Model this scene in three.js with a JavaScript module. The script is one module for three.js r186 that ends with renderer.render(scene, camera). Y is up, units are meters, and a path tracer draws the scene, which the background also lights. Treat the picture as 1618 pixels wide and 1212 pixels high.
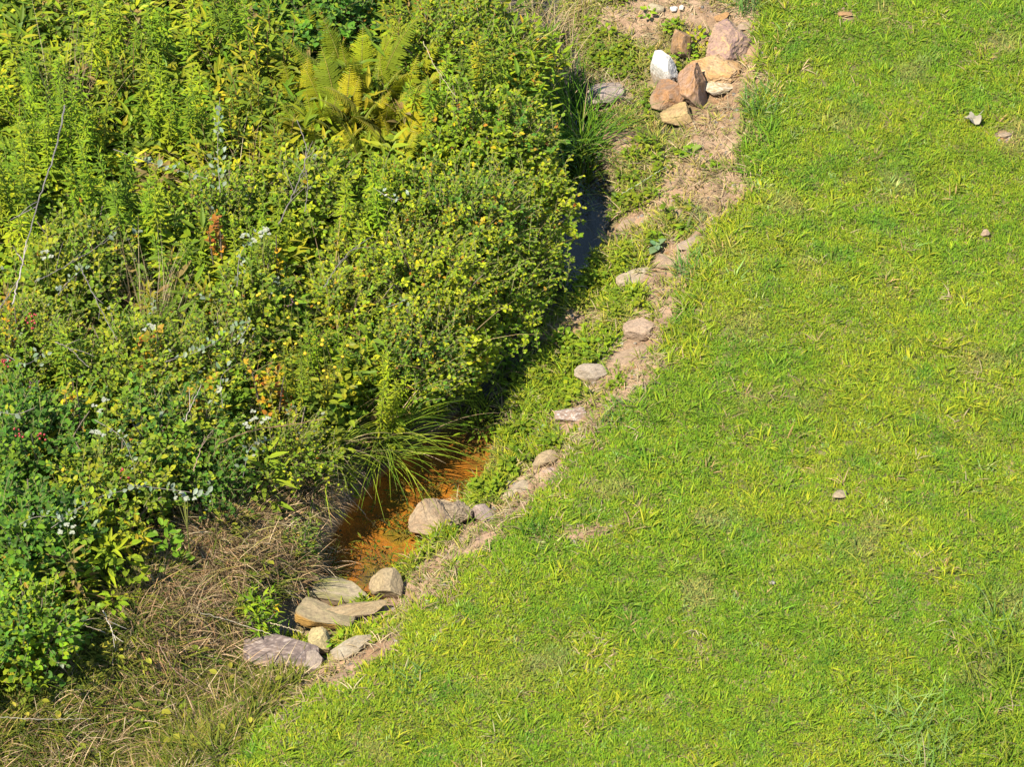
import * as THREE from 'three';
import { mergeVertices, toCreasedNormals } from 'three/addons/utils/BufferGeometryUtils.js';
import { ImprovedNoise } from 'three/addons/math/ImprovedNoise.js';

// ------------------------------------------------------------------ camera, sky, sun, exposure
const scene = new THREE.Scene();
const PITCH = 45 * Math.PI / 180, DIST = 22, FRAME_W = 6.2;
const camera = new THREE.PerspectiveCamera(2 * Math.atan(FRAME_W * 0.75 / 2 / DIST) * 180 / Math.PI, 4 / 3, 0.5, 300);
camera.position.set(0, DIST * Math.sin(PITCH), DIST * Math.cos(PITCH));
camera.lookAt(0, 0, 0);
camera.updateMatrixWorld();
scene.add(camera);

const SKY_W = 256, SKY_H = 128;
{
  const data = new Float32Array(SKY_W * SKY_H * 4);
  for (let j = 0; j < SKY_H; j++) {
    const el = ((j + 0.5) / SKY_H - 0.5) * Math.PI, up = Math.max(0, Math.sin(el));
    const t = Math.pow(1 - up, 2.2);
    const c = el < 0 ? [0.12, 0.13, 0.08] : [0.13 + 0.36 * t, 0.24 + 0.30 * t, 0.44 + 0.14 * t];
    for (let i = 0; i < SKY_W; i++) { const k = (j * SKY_W + i) * 4; data[k] = c[0]; data[k + 1] = c[1]; data[k + 2] = c[2]; data[k + 3] = 1; }
  }
  const sky = new THREE.DataTexture(data, SKY_W, SKY_H, THREE.RGBAFormat, THREE.FloatType);
  sky.mapping = THREE.EquirectangularReflectionMapping;
  sky.magFilter = THREE.LinearFilter; sky.needsUpdate = true;
  scene.background = sky; scene.environment = sky;
}
const SUN = new THREE.Vector3(-0.50, 1.0, 0.34).normalize();
const sun = new THREE.DirectionalLight(new THREE.Color().setRGB(1, 0.925, 0.78), 5);
sun.position.copy(SUN).multiplyScalar(30); sun.target.position.set(0, 0, 0);
sun.castShadow = true; sun.shadow.mapSize.set(4096, 4096); sun.shadow.radius = 1;
Object.assign(sun.shadow.camera, { left: -7, right: 7, top: 7, bottom: -7, near: 5, far: 60 });
scene.add(sun, sun.target);
const EXPOSURE = 2.5;

// ------------------------------------------------------------------ helpers
const TAU = Math.PI * 2, PX = FRAME_W / 1618;
const V = (x, y, z) => new THREE.Vector3(x, y, z);
function rng(seed) { let a = (seed * 2654435761) >>> 0; return () => { a = (a + 0x6D2B79F5) >>> 0; let t = a; t = Math.imul(t ^ (t >>> 15), t | 1); t ^= t + Math.imul(t ^ (t >>> 7), t | 61); return ((t ^ (t >>> 14)) >>> 0) / 4294967296; }; }
const clamp = (x, a = 0, b = 1) => Math.min(b, Math.max(a, x));
const sstep = (a, b, x) => { const t = clamp((x - a) / (b - a)); return t * t * (3 - 2 * t); };
const mix = (a, b, t) => a + (b - a) * t;
const mix3 = (a, b, t) => [mix(a[0], b[0], t), mix(a[1], b[1], t), mix(a[2], b[2], t)];
const mul3 = (a, k) => [a[0] * k, a[1] * k, a[2] * k];
const perlin = new ImprovedNoise();
const n2 = (x, z, s = 0) => perlin.noise(x, s * 7.31 + 0.37, z);
const fbm = (x, z, s = 0, oct = 4) => { let a = 0, k = 0.5, f = 1; for (let i = 0; i < oct; i++) { a += k * n2(x * f, z * f, s + i); k *= 0.5; f *= 2.03; } return a; };

// the camera's geometry: pixel (of the 1618 x 1212 photograph) to a ray, point to pixel
const EYE = camera.position.clone(), FWD = V(0, -Math.sin(PITCH), -Math.cos(PITCH)), UPC = V(0, Math.cos(PITCH), -Math.sin(PITCH));
const TX = FRAME_W / 2 / DIST, TY = TX * 0.75;
const ray = (u, v) => FWD.clone().add(V(1, 0, 0).multiplyScalar((u / 809 - 1) * TX)).addScaledVector(UPC, (1 - v / 606) * TY);
function atY(u, v, y = 0) { const d = ray(u, v); return EYE.clone().addScaledVector(d, (y - EYE.y) / d.y); }
function pixel(x, y, z) { const p = V(x, y, z).sub(EYE), f = p.dot(FWD); return [(p.x / f / TX + 1) * 809, (1 - p.dot(UPC) / f / TY) * 606]; }

// ------------------------------------------------------------------ lie of the land
const WATER_Y = -0.30;
const EDGE = [[1235, -160], [1205, 0], [1180, 130], [1162, 250], [1135, 330], [1085, 420], [1052, 530], [1000, 612], [930, 690], [860, 775], [745, 862], [660, 962], [560, 1046], [450, 1122], [330, 1212], [120, 1380]].map(([u, v]) => { const p = atY(u, v); return [p.x, p.z]; });
const STREAM = [[740, -200, -.42], [790, 30, -.42], [878, 180, -.42], [915, 300, -.44], [905, 390, -.44], [845, 485, -.29], [780, 605, -.28], [730, 720, -.38], [665, 785, -.39], [595, 870, -.40], [555, 925, -.36], [515, 965, -.28], [470, 1000, -.26], [400, 1062, -.22], [260, 1150, -.16], [60, 1300, -.12]].map(([u, v, b]) => { const p = atY(u, v, WATER_Y); return [p.x, p.z, b]; });
function toLine(L, x, z) {          // distance, side (+ on the right hand going down the list = west), blend along
  let best = 1e9, side = 1, k = 0, bed = 0;
  for (let i = 0; i < L.length - 1; i++) {
    const ax = L[i][0], az = L[i][1], dx = L[i + 1][0] - ax, dz = L[i + 1][1] - az;
    const t = clamp(((x - ax) * dx + (z - az) * dz) / (dx * dx + dz * dz));
    const ex = x - ax - dx * t, ez = z - az - dz * t, d = ex * ex + ez * ez;
    if (d < best) { best = d; side = dx * (z - az) - dz * (x - ax) > 0 ? 1 : -1; k = i + t; if (L[0].length > 2) bed = mix(L[i][2], L[i + 1][2], t); }
  }
  return { d: Math.sqrt(best), side, k, bed };
}
const DRY = [[545, 735], [440, 720], [330, 800], [230, 850], [165, 940], [120, 1040], [70, 1120], [-80, 1160], [-200, 1500], [120, 1400], [330, 1212], [470, 1085], [520, 1000], [600, 860]].map(([u, v]) => { const p = atY(u, v, -0.05); return [p.x, p.z]; });
function insideDist(P, x, z) {      // signed distance, + inside
  let inn = false, best = 1e9;
  for (let i = 0, j = P.length - 1; i < P.length; j = i++) {
    const [xi, zi] = P[i], [xj, zj] = P[j];
    if ((zi > z) !== (zj > z) && x < (xj - xi) * (z - zi) / (zj - zi) + xi) inn = !inn;
    const dx = xj - xi, dz = zj - zi, t = clamp(((x - xi) * dx + (z - zi) * dz) / (dx * dx + dz * dz));
    best = Math.min(best, Math.hypot(x - xi - dx * t, z - zi - dz * t));
  }
  return inn ? best : -best;
}
function land(x, z) {
  const E = toLine(EDGE, x, z), S = toLine(STREAM, x, z);
  const wob = fbm(x * 1.6, z * 1.6, 3) * 0.10;
  const e = E.d * -E.side + wob;                     // + on the lawn
  const west = S.side > 0, pool = sstep(6.6, 7.6, S.k) * sstep(10.8, 10.0, S.k);
  let y;
  if (e > 0) y = 0.028 * e + 0.05 * sstep(0, 0.25, e) + fbm(x * 0.9, z * 0.9, 9) * 0.06 + fbm(x * 7, z * 7, 5, 2) * 0.018;
  else if (!west) {
    const f = -e / (-e + S.d + 1e-4), b = S.bed;
    y = mix(0, -0.11, sstep(0, 0.16, f)) + mix(0, -0.10, sstep(0.16, 0.70, f)) + mix(0, b + 0.21, sstep(0.66 - .18 * pool, 0.95 - .13 * pool, f));
    y += fbm(x * 2.4, z * 2.4, 12) * 0.10 * sstep(0, .1, f) * sstep(1, 0.7, f) + fbm(x * 9, z * 9, 15, 2) * 0.025;
  } else {
    const rise = sstep(0.08 + .10 * pool, 0.42 + .14 * pool + fbm(x * 3, z * 3, 21) * 0.25, S.d);
    y = mix(S.bed, 0.02, rise) + fbm(x * 1.1, z * 1.1, 17) * 0.16 * rise;
    const q = sstep(-0.1, 0.25, insideDist(DRY, x, z));
    if (q > 0) y += q * (fbm(x * 2.1, z * 2.1, 31, 3) * 0.30 + fbm(x * 6, z * 6, 33, 2) * 0.06) * sstep(0.1, 0.5, S.d);
  }
  return { y, e, s: S.d, west, sk: S.k, bed: S.bed };
}
const H = (x, z) => land(x, z).y;
function at(u, v, lift = 0) {       // where the ray of a pixel meets the ground raised by lift
  const d = ray(u, v); let t = (1.4 + lift - EYE.y) / d.y, step = 0.03, p;
  for (let i = 0; i < 260; i++) { p = EYE.clone().addScaledVector(d, t); if (p.y < H(p.x, p.z) + lift) break; t += step; }
  let a = t - step, b = t;
  for (let i = 0; i < 12; i++) { const m = (a + b) / 2; p = EYE.clone().addScaledVector(d, m); if (p.y < H(p.x, p.z) + lift) b = m; else a = m; }
  return p;
}
// bare earth: [u, v, half length, half width (pixels), turn in the picture (degrees)]
const BARE = [[1040, 22, 105, 40, 12], [1130, 40, 70, 40, 0], [1165, 120, 26, 60, 0], [1120, 215, 34, 80, -12], [1085, 290, 48, 44, 25], [1140, 310, 36, 46, 0], [1010, 345, 70, 17, 24], [1060, 405, 30, 26, 30], [1045, 450, 24, 52, -12], [1015, 520, 30, 34, 20], [985, 580, 62, 24, 30], [900, 512, 50, 20, 20], [1015, 590, 34, 20, 20], [905, 658, 42, 20, 26], [865, 740, 40, 20, 15], [820, 778, 42, 18, 35], [775, 815, 44, 20, 30], [690, 895, 84, 20, 33], [650, 932, 66, 26, 30], [590, 975, 60, 16, 20], [560, 1048, 66, 17, 30], [505, 1066, 44, 13, 28], [445, 1112, 74, 18, 26], [365, 1165, 60, 13, 26], [930, 842, 40, 12, 8], [975, 222, 40, 30, 0], [950, 265, 24, 34, 0], [955, 150, 40, 26, 0], [1335, 22, 16, 10, 0], [1590, 216, 22, 10, 0], [440, 545, 40, 26, 0], [350, 245, 60, 26, 10], [470, 225, 40, 30, 0], [95, 90, 26, 60, 0]]
  .map(([u, v, a, b, t]) => { const p = at(u, v), c = Math.cos(t * Math.PI / 180), s = Math.sin(t * Math.PI / 180); return { x: p.x, z: p.z, a: a * PX, b: b * PX, c, s }; });
function bare(x, z) {
  let m = -9;
  for (const k of BARE) {
    const dx = x - k.x, dy = -(z - k.z) * 0.707; if (Math.abs(dx) > .6 || Math.abs(dy) > .6) continue;
    const A = (dx * k.c + dy * k.s) / k.a, B = (-dx * k.s + dy * k.c) / k.b;
    m = Math.max(m, 1 - Math.hypot(A, B));
  }
  const E = toLine(EDGE, x, z), e = E.d * -E.side, scarp = 1 - Math.abs(e + .05 + .05 * n2(x * 4, z * 4, 46)) / (.085 + .06 * n2(x * 2.1, z * 2.1, 47) + .10 * sstep(5.5, 3.5, E.k));
  return Math.max(sstep(-0.42, 0.22, m + fbm(x * 5, z * 5, 44, 3) * 1.1), sstep(-.3, .45, Math.max(-3, scarp) * .95 - .30 + fbm(x * 5, z * 5, 48, 3) * 1.5));
}

// ------------------------------------------------------------------ naming
const counts = {};
const numbered = (n) => { counts[n] = (counts[n] ?? -1) + 1; return counts[n] ? `${n}_${String(counts[n]).padStart(3, '0')}` : n; };
function tag(o, label, category, group, kind) { if (label) o.userData.label = label; if (category) o.userData.category = category; if (group) o.userData.group = group; if (kind) o.userData.kind = kind; return o; }
function thing(name, label, category, p, group) { const o = new THREE.Group(); o.name = numbered(name); o.position.copy(p); scene.add(o); return tag(o, label, category, group); }
function mesh(name, geo, mat, parent, kind) { const m = new THREE.Mesh(geo, mat); m.name = parent === scene ? numbered(name) : name; m.castShadow = m.receiveShadow = true; if (kind) m.userData.kind = kind; parent.add(m); return m; }

// ------------------------------------------------------------------ materials
function noiseTexture(size, f, srgb) {
  const d = new Uint8Array(size * size * 4);
  for (let j = 0; j < size; j++) for (let i = 0; i < size; i++) { const v = f(i / size, j / size), k = (j * size + i) * 4; const a = Array.isArray(v) ? v : [v, v, v]; for (let c = 0; c < 3; c++) d[k + c] = clamp(a[c]) * 255; d[k + 3] = 255; }
  const t = new THREE.DataTexture(d, size, size); t.wrapS = t.wrapT = THREE.RepeatWrapping; t.magFilter = THREE.LinearFilter; t.needsUpdate = true; if (srgb) t.colorSpace = THREE.SRGBColorSpace; return t;
}
const tnoise = (u, v, f, s) => { // periodic in u, v
  const a = u * f, b = v * f, wu = u, wv = v;
  return mix(mix(n2(a, b, s), n2(a - f, b, s), wu), mix(n2(a, b - f, s), n2(a - f, b - f, s), wu), wv);
};
const earthMap = noiseTexture(512, (u, v) => { const k = 0.80 + 0.30 * tnoise(u, v, 8, 1) + 0.34 * tnoise(u, v, 40, 2) + 0.32 * tnoise(u, v, 110, 3); return [k, k * 0.985, k * 0.96]; });
const earthBump = noiseTexture(512, (u, v) => 0.5 + 0.4 * tnoise(u, v, 30, 4) + 0.35 * tnoise(u, v, 90, 5));
const earthMat = new THREE.MeshStandardMaterial({ vertexColors: true, map: earthMap, bumpMap: earthBump, bumpScale: 0.012, roughness: 1 });
const stoneMat = new THREE.MeshStandardMaterial({ vertexColors: true, roughness: 0.9, bumpMap: earthBump, bumpScale: 0.004 });
const leafLike = (o = {}) => new THREE.MeshPhysicalMaterial({ side: THREE.DoubleSide, roughness: 1, transmission: 0.38, thickness: 0, specularIntensity: 0.22, clearcoat: 0.10, clearcoatRoughness: 0.35, ...o });
const leafMat = leafLike({ vertexColors: true });
const grassMat = leafLike({ vertexColors: true, transmission: 0.28, clearcoat: 0.09, clearcoatRoughness: 0.35 });
const dryMat = leafLike({ vertexColors: true, transmission: 0.15, clearcoat: 0.05, clearcoatRoughness: 0.6 });
const stemMat = new THREE.MeshStandardMaterial({ vertexColors: true, roughness: 0.85 });
const toneCache = new Map();
function toneMat(c, o) { const q = c.map((x) => Math.round(Math.pow(x, 0.5) * 24)), k = q.join() + (o ? JSON.stringify(o) : ''); if (!toneCache.has(k)) toneCache.set(k, leafLike({ color: new THREE.Color().setRGB(...q.map((x) => (x / 24) ** 2)), ...o })); return toneCache.get(k); }

// ------------------------------------------------------------------ mesh builder
class MB {
  constructor() { this.p = []; this.c = []; this.i = []; }
  add(t, m, col, k = 1) {
    const b = this.p.length / 3, e = m.elements, P = t.p;
    for (let j = 0; j < P.length; j += 3) {
      const x = P[j], y = P[j + 1], z = P[j + 2];
      this.p.push(e[0] * x + e[4] * y + e[8] * z + e[12], e[1] * x + e[5] * y + e[9] * z + e[13], e[2] * x + e[6] * y + e[10] * z + e[14]);
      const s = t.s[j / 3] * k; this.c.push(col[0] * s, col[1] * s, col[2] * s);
    }
    for (const q of t.i) this.i.push(q + b);
  }
  tube(pts, r0, r1, col, sides = 5, vary = 0.2, rand = Math.random) {
    const b = this.p.length / 3, n = pts.length; let ref = V(0.3, 0.2, 0.93);
    for (let k = 0; k < n; k++) {
      const d = pts[Math.min(k + 1, n - 1)].clone().sub(pts[Math.max(k - 1, 0)]).normalize();
      if (Math.abs(d.dot(ref)) > 0.95) ref = V(0.9, 0.1, 0.2);
      const a = ref.clone().cross(d).normalize(), c = d.clone().cross(a), r = mix(r0, r1, k / (n - 1));
      const f = 1 + (rand() - 0.5) * vary;
      for (let s = 0; s < sides; s++) { const g = s / sides * TAU, q = pts[k].clone().addScaledVector(a, Math.cos(g) * r).addScaledVector(c, Math.sin(g) * r); this.p.push(q.x, q.y, q.z); this.c.push(col[0] * f, col[1] * f, col[2] * f); }
    }
    for (let k = 0; k < n - 1; k++) for (let s = 0; s < sides; s++) { const A = b + k * sides + s, B = b + k * sides + (s + 1) % sides; this.i.push(A, A + sides, B, B, A + sides, B + sides); }
  }
  strip(pts, w, side, col, keel = 0.15) { // a blade: pts along, width profile w(t), V-shaped
    const b = this.p.length / 3, n = pts.length;
    for (let k = 0; k < n; k++) {
      const t = k / (n - 1), d = pts[Math.min(k + 1, n - 1)].clone().sub(pts[Math.max(k - 1, 0)]).normalize();
      const a = side.clone().addScaledVector(d, -side.dot(d)).normalize(), nn = a.clone().cross(d), h = w(t) / 2;
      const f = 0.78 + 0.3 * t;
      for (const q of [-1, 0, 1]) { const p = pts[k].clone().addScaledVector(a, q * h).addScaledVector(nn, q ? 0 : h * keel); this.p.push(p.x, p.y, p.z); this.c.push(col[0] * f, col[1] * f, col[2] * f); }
    }
    for (let k = 0; k < n - 1; k++) for (let s = 0; s < 2; s++) { const A = b + k * 3 + s; this.i.push(A, A + 1, A + 3, A + 1, A + 4, A + 3); }
  }
  geo(smooth) {
    const g = new THREE.BufferGeometry();
    g.setAttribute('position', new THREE.Float32BufferAttribute(this.p, 3)); g.setAttribute('color', new THREE.Float32BufferAttribute(this.c, 3)); g.setIndex(this.i);
    if (smooth) g.computeVertexNormals(); return g;
  }
  get n() { return this.i.length / 3; }
}
// a leaf lies along +z from its stalk, faces +y, one long and w wide
function leafTpl(w, rows, { fold = 0.35, curl = 0.25, peak = 0.42, wave = 0 } = {}) {
  const p = [], s = [], i = []; const N = rows + 1;
  const prof = (t) => Math.pow(Math.sin(Math.PI * Math.pow(t, Math.log(0.5) / Math.log(peak))), 0.8);
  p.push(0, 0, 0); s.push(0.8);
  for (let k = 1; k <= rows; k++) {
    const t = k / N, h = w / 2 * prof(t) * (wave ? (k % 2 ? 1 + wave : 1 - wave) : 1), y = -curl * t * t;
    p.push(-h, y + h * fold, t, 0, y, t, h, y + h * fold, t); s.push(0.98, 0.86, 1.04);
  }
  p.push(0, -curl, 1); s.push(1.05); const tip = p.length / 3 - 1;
  i.push(0, 1, 2, 0, 2, 3);
  for (let k = 0; k < rows - 1; k++) { const a = 1 + k * 3; i.push(a, a + 3, a + 1, a + 1, a + 3, a + 4, a + 1, a + 4, a + 2, a + 2, a + 4, a + 5); }
  const a = 1 + (rows - 1) * 3; i.push(a, tip, a + 1, a + 1, tip, a + 2);
  return { p, s, i };
}
const T = {
  ovate: [leafTpl(.66, 3, { fold: .3, curl: .18, peak: .4 }), leafTpl(.74, 3, { fold: .18, curl: .32, peak: .42 }), leafTpl(.6, 3, { fold: .5, curl: .12, peak: .38 })],
  oval: [leafTpl(.52, 3, { fold: .25, curl: .15, peak: .5 }), leafTpl(.6, 3, { fold: .4, curl: .08, peak: .52 })],
  lance: [leafTpl(.2, 3, { fold: .3, curl: .28, peak: .36 }), leafTpl(.24, 3, { fold: .2, curl: .4, peak: .34 }), leafTpl(.22, 3, { fold: .4, curl: .1, peak: .38 })],
  narrow: [leafTpl(.14, 2, { fold: .3, curl: .3, peak: .36 }), leafTpl(.17, 2, { fold: .2, curl: .15, peak: .4 })],
  pinna: [leafTpl(.2, 6, { fold: .1, curl: .16, peak: .22, wave: .35 })],
};
function tplGeo(t) { if (!t.geo) { const g = new THREE.BufferGeometry(); g.setAttribute('position', new THREE.Float32BufferAttribute(t.p, 3)); g.setIndex(t.i); t.geo = g; } return t.geo; }
const _x = V(), _y = V(), _z = V();
function frame(pos, dir, up, size, wide = 1) {
  _z.copy(dir).normalize(); _x.copy(up).cross(_z); if (_x.lengthSq() < 1e-5) _x.set(1, 0, 0); _x.normalize(); _y.copy(_z).cross(_x);
  return new THREE.Matrix4().makeBasis(_x.clone().multiplyScalar(size * wide), _y.clone().multiplyScalar(size), _z.clone().multiplyScalar(size)).setPosition(pos);
}
const pick = (a, r) => a[Math.min(a.length - 1, Math.floor(r() * a.length))];
const TOCAM = EYE.clone().normalize();
// leaves: [{m, t, c, out}] local to the thing; the `own` outermost become meshes of their own
function foliage(parent, leaves, own, mat = leafMat, matOpt) {
  const order = leaves.map((l, k) => [l.out ?? 0, k]).sort((a, b) => b[0] - a[0] || a[1] - b[1]), mine = new Set(order.slice(0, own).map((q) => q[1]));
  const b = new MB();
  leaves.forEach((l, k) => {
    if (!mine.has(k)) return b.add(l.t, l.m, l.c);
    const q = mesh('leaf', tplGeo(l.t), toneMat(l.c, matOpt), parent); q.applyMatrix4(l.m);
  });
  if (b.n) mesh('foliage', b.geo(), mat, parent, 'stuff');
}
const palette = (list, r) => { const c = pick(list, r), k = 0.78 + 0.44 * r(); return [c[0] * k * (0.92 + .16 * r()), c[1] * k, c[2] * k]; };

// colours of leaves and grass (linear)
const C = {
  shrub: [[0.2213, 0.2885, 0.0074], [0.2886, 0.3367, 0.0086], [0.1635, 0.2406, 0.0074], [0.3463, 0.3655, 0.0098], [0.1251, 0.2021, 0.0086]],
  fresh: [[0.1508, 0.2615, 0.0069], [0.2073, 0.2877, 0.0069], [0.1131, 0.2091, 0.0091], [0.2449, 0.3051, 0.0091]],
  olive: [[0.1539, 0.2444, 0.012], [0.2182, 0.2739, 0.012], [0.1153, 0.1857, 0.012], [0.2821, 0.2935, 0.012]],
  deep: [[0.0662, 0.1663, 0.0115], [0.0911, 0.198, 0.0115], [0.0497, 0.1188, 0.0115], [0.149, 0.2376, 0.0115]],
  rod: [[0.1624, 0.2634, 0.007], [0.2197, 0.2986, 0.007], [0.2675, 0.3162, 0.0082], [0.1148, 0.1932, 0.007]],
  willow: [[0.207, 0.2277, 0.0077], [0.1518, 0.207, 0.0077], [0.2898, 0.2622, 0.0096], [0.1104, 0.1656, 0.0077]],
  fern: [[.235, .245, .006], [.19, .23, .006], [.29, .255, .007], [.14, .18, .006], [.22, .25, .007]],
  silver: [[.15, .20, .11], [.20, .25, .16], [.25, .29, .20], [.17, .21, .15]],
  orange: [[.36, .165, .016], [.36, .22, .018], [.30, .105, .014], [.29, .24, .02]],
  yellow: [[.4500, .3240, .0090], [.3960, .3060, .0108], [.4320, .2520, .0090]],
  straw: [[.3360, .2560, .1280], [.2720, .2000, .0960], [.3840, .3040, .1760], [.2080, .1520, .0800]],
  white: [[.40, .40, .31], [.33, .35, .25]],
};
const bark = [.15, .115, .08], greyBark = [.15, .125, .105], greenStem = [.16, .17, .03], redStem = [.24, .12, .05];

// ------------------------------------------------------------------ the ground: one sheet, fine under the view and coarse out to the horizon
{
  const axis = (lo, hi, step) => { const a = []; for (let q = lo; q <= hi + 1e-6; q += step) a.push(q); let s = step; while (a[a.length - 1] < 120) { s *= 1.6; a.push(a[a.length - 1] + s); } s = step; while (a[0] > -120) { s *= 1.6; a.unshift(a[0] - s); } return a; };
  const X = axis(-4.2, 4.2, 0.026), Z = axis(-4.4, 3.6, 0.026), pos = [], col = [], uv = [], idx = [];
  for (const z of Z) for (const x of X) {
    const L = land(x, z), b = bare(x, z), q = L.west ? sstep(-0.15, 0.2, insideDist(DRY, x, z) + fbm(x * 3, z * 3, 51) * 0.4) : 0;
    const f1 = fbm(x * 2.2, z * 2.2, 61), f2 = fbm(x * 11, z * 11, 62, 3);
    const turf = mix3([.085, .082, .022], [.17, .14, .06], sstep(0.0, 0.35, f1 + f2 * 0.6));
    const dirt = mix3([.20, .125, .070], [.30, .198, .122], sstep(-0.3, 0.3, f1 + f2)), red = [.27, .14, .06];
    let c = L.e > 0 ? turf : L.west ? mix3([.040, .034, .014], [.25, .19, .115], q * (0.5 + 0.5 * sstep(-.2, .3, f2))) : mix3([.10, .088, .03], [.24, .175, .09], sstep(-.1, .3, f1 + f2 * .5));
    c = mix3(c, mix3(dirt, red, sstep(.05, .4, fbm(x * 1.7, z * 1.7, 66)) * .6), b);
    const wet = sstep(WATER_Y + 0.035, WATER_Y - 0.005, L.y) * (L.e < 0 ? 1 : 0);
    if (wet > 0) {
      const pool = sstep(6.3, 7.0, L.sk);
      const orange = mix3([.27, .108, .006], [.165, .072, .007], sstep(-.22, .25, f2 + f1 * .5)), weed = mix3([.15, .125, .006], [.075, .08, .008], sstep(-.2, .3, fbm(x * 14, z * 14, 68, 2)));
      const inPool = mix3(orange, weed, .8 * sstep(.0, .2, fbm(x * 6.5, z * 6.5, 67, 4) - .05));
      c = mix3(c, mix3([.045, .042, .036], inPool, pool), wet);
    }
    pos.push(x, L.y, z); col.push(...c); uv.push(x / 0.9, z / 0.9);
  }
  const nx = X.length;
  for (let j = 0; j < Z.length - 1; j++) for (let i = 0; i < nx - 1; i++) { const a = j * nx + i; idx.push(a, a + nx, a + 1, a + 1, a + nx, a + nx + 1); }
  const g = new THREE.BufferGeometry();
  g.setAttribute('position', new THREE.Float32BufferAttribute(pos, 3)); g.setAttribute('color', new THREE.Float32BufferAttribute(col, 3)); g.setAttribute('uv', new THREE.Float32BufferAttribute(uv, 2)); g.setIndex(idx); g.computeVertexNormals();
  tag(mesh('ground', g, earthMat, scene), 'sloping stream bank of soil, bare tan dirt and turf', null, null, 'structure');
}
{ // water of the stream: a strip along its bed, the banks give it its outline
  const c = new THREE.CatmullRomCurve3(STREAM.slice(2, 11).map(([x, z]) => V(x, WATER_Y, z))), N = 90, p = [], i = [], uv = [];
  for (let k = 0; k <= N; k++) { const q = c.getPoint(k / N), t = c.getTangent(k / N), s = V(-t.z, 0, t.x).normalize(); for (const h of [-.42, 0, .42]) { p.push(q.x + s.x * h, WATER_Y, q.z + s.z * h); uv.push((q.x + s.x * h) / .9, (q.z + s.z * h) / .9); } if (k) for (const o of [0, 1]) { const a = (k - 1) * 3 + o; i.push(a, a + 1, a + 3, a + 1, a + 4, a + 3); } }
  const g = new THREE.BufferGeometry(); g.setAttribute('position', new THREE.Float32BufferAttribute(p, 3)); g.setAttribute('uv', new THREE.Float32BufferAttribute(uv, 2)); g.setIndex(i); g.computeVertexNormals();
  const m = new THREE.MeshPhysicalMaterial({ color: new THREE.Color().setRGB(.97, .90, .72), roughness: .02, transmission: 1, thickness: 0, ior: 1.33, side: THREE.DoubleSide, bumpMap: earthBump, bumpScale: .0016 });
  tag(mesh('water', g, m, scene), 'shallow clear stream water over an orange silty bed', null, null, 'structure');
}

// ------------------------------------------------------------------ stones
// px: [u, v] centre in the photograph, w wide, h high in it (pixels); box 2 = round ... 8 = blocky
function stoneGeo(w, h, d, { seed = 1, box = 3, cuts = 9, rough = .075, col, col2, detail = 13, fleck, taper = 0, stain }) {
  const r = rng(seed * 7 + 3), g0 = box >= 4 ? new THREE.BoxGeometry(2, 2, 2, detail + 6, detail, detail + 4) : new THREE.IcosahedronGeometry(1, detail); g0.deleteAttribute('normal'); g0.deleteAttribute('uv');
  const g = mergeVertices(g0, 1e-4), P = g.attributes.position, planes = [], col_ = [];
  for (let k = 0; k < cuts; k++) planes.push([V(r() * 2 - 1, r() * 1.6 - .6, r() * 2 - 1).normalize(), .62 + .3 * r()]);
  const o = r() * 50, uv = [];
  for (let k = 0; k < P.count; k++) {
    const n = V().fromBufferAttribute(P, k).normalize();
    const q = Math.pow(Math.abs(n.x) ** box + Math.abs(n.y) ** box + Math.abs(n.z) ** box, -1 / box), p = n.clone().multiplyScalar(q);
    for (const [pn, pd] of planes) { const t = p.dot(pn); if (t > pd) p.addScaledVector(pn, (pd - t) * .97); }
    if (taper) { const s = 1 - taper * (p.y * .5 + .5); p.x *= s; p.z *= s; }
    const f = fb3(n.x * 1.6 + o, n.y * 1.6, n.z * 1.6), f2 = fb3(n.x * 6 + o, n.y * 6 + 9, n.z * 6), f3 = fb3(n.x * 19 + o, n.y * 19, n.z * 19 + 4);
    p.multiplyScalar(1 + rough * (f * 1.6 + f2 * .8 + f3 * .4));
    P.setXYZ(k, p.x * w / 2, p.y * h / 2, p.z * d / 2);
    let c = mix3(col, col2 ?? mul3(col, .7), sstep(-.25, .3, f + f2 * .8)); c = mul3(c, .92 + .75 * f2 + .8 * f3);
    if (fleck) c = mix3(c, fleck, sstep(.12, .3, f2 + f3 * .6));
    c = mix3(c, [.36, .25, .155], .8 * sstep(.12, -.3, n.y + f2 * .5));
    if (stain) c = mix3(c, mul3(stain, .9 + .4 * f2), sstep(.35, .7, n.z) * sstep(.75, .45, n.y));
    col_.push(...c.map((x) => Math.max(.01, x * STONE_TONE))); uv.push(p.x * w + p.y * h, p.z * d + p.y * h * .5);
  }
  g.setAttribute('color', new THREE.Float32BufferAttribute(col_, 3)); g.setAttribute('uv', new THREE.Float32BufferAttribute(uv, 2));
  return toCreasedNormals(g, .38);
}
function fb3(x, y, z) { return .5 * perlin.noise(x, y, z) + .27 * perlin.noise(x * 2.1, y * 2.1, z * 2.1) + .14 * perlin.noise(x * 4.3, y * 4.3, z * 4.3); }
const KEEP = [];   // the ground the stones lie on
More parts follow.
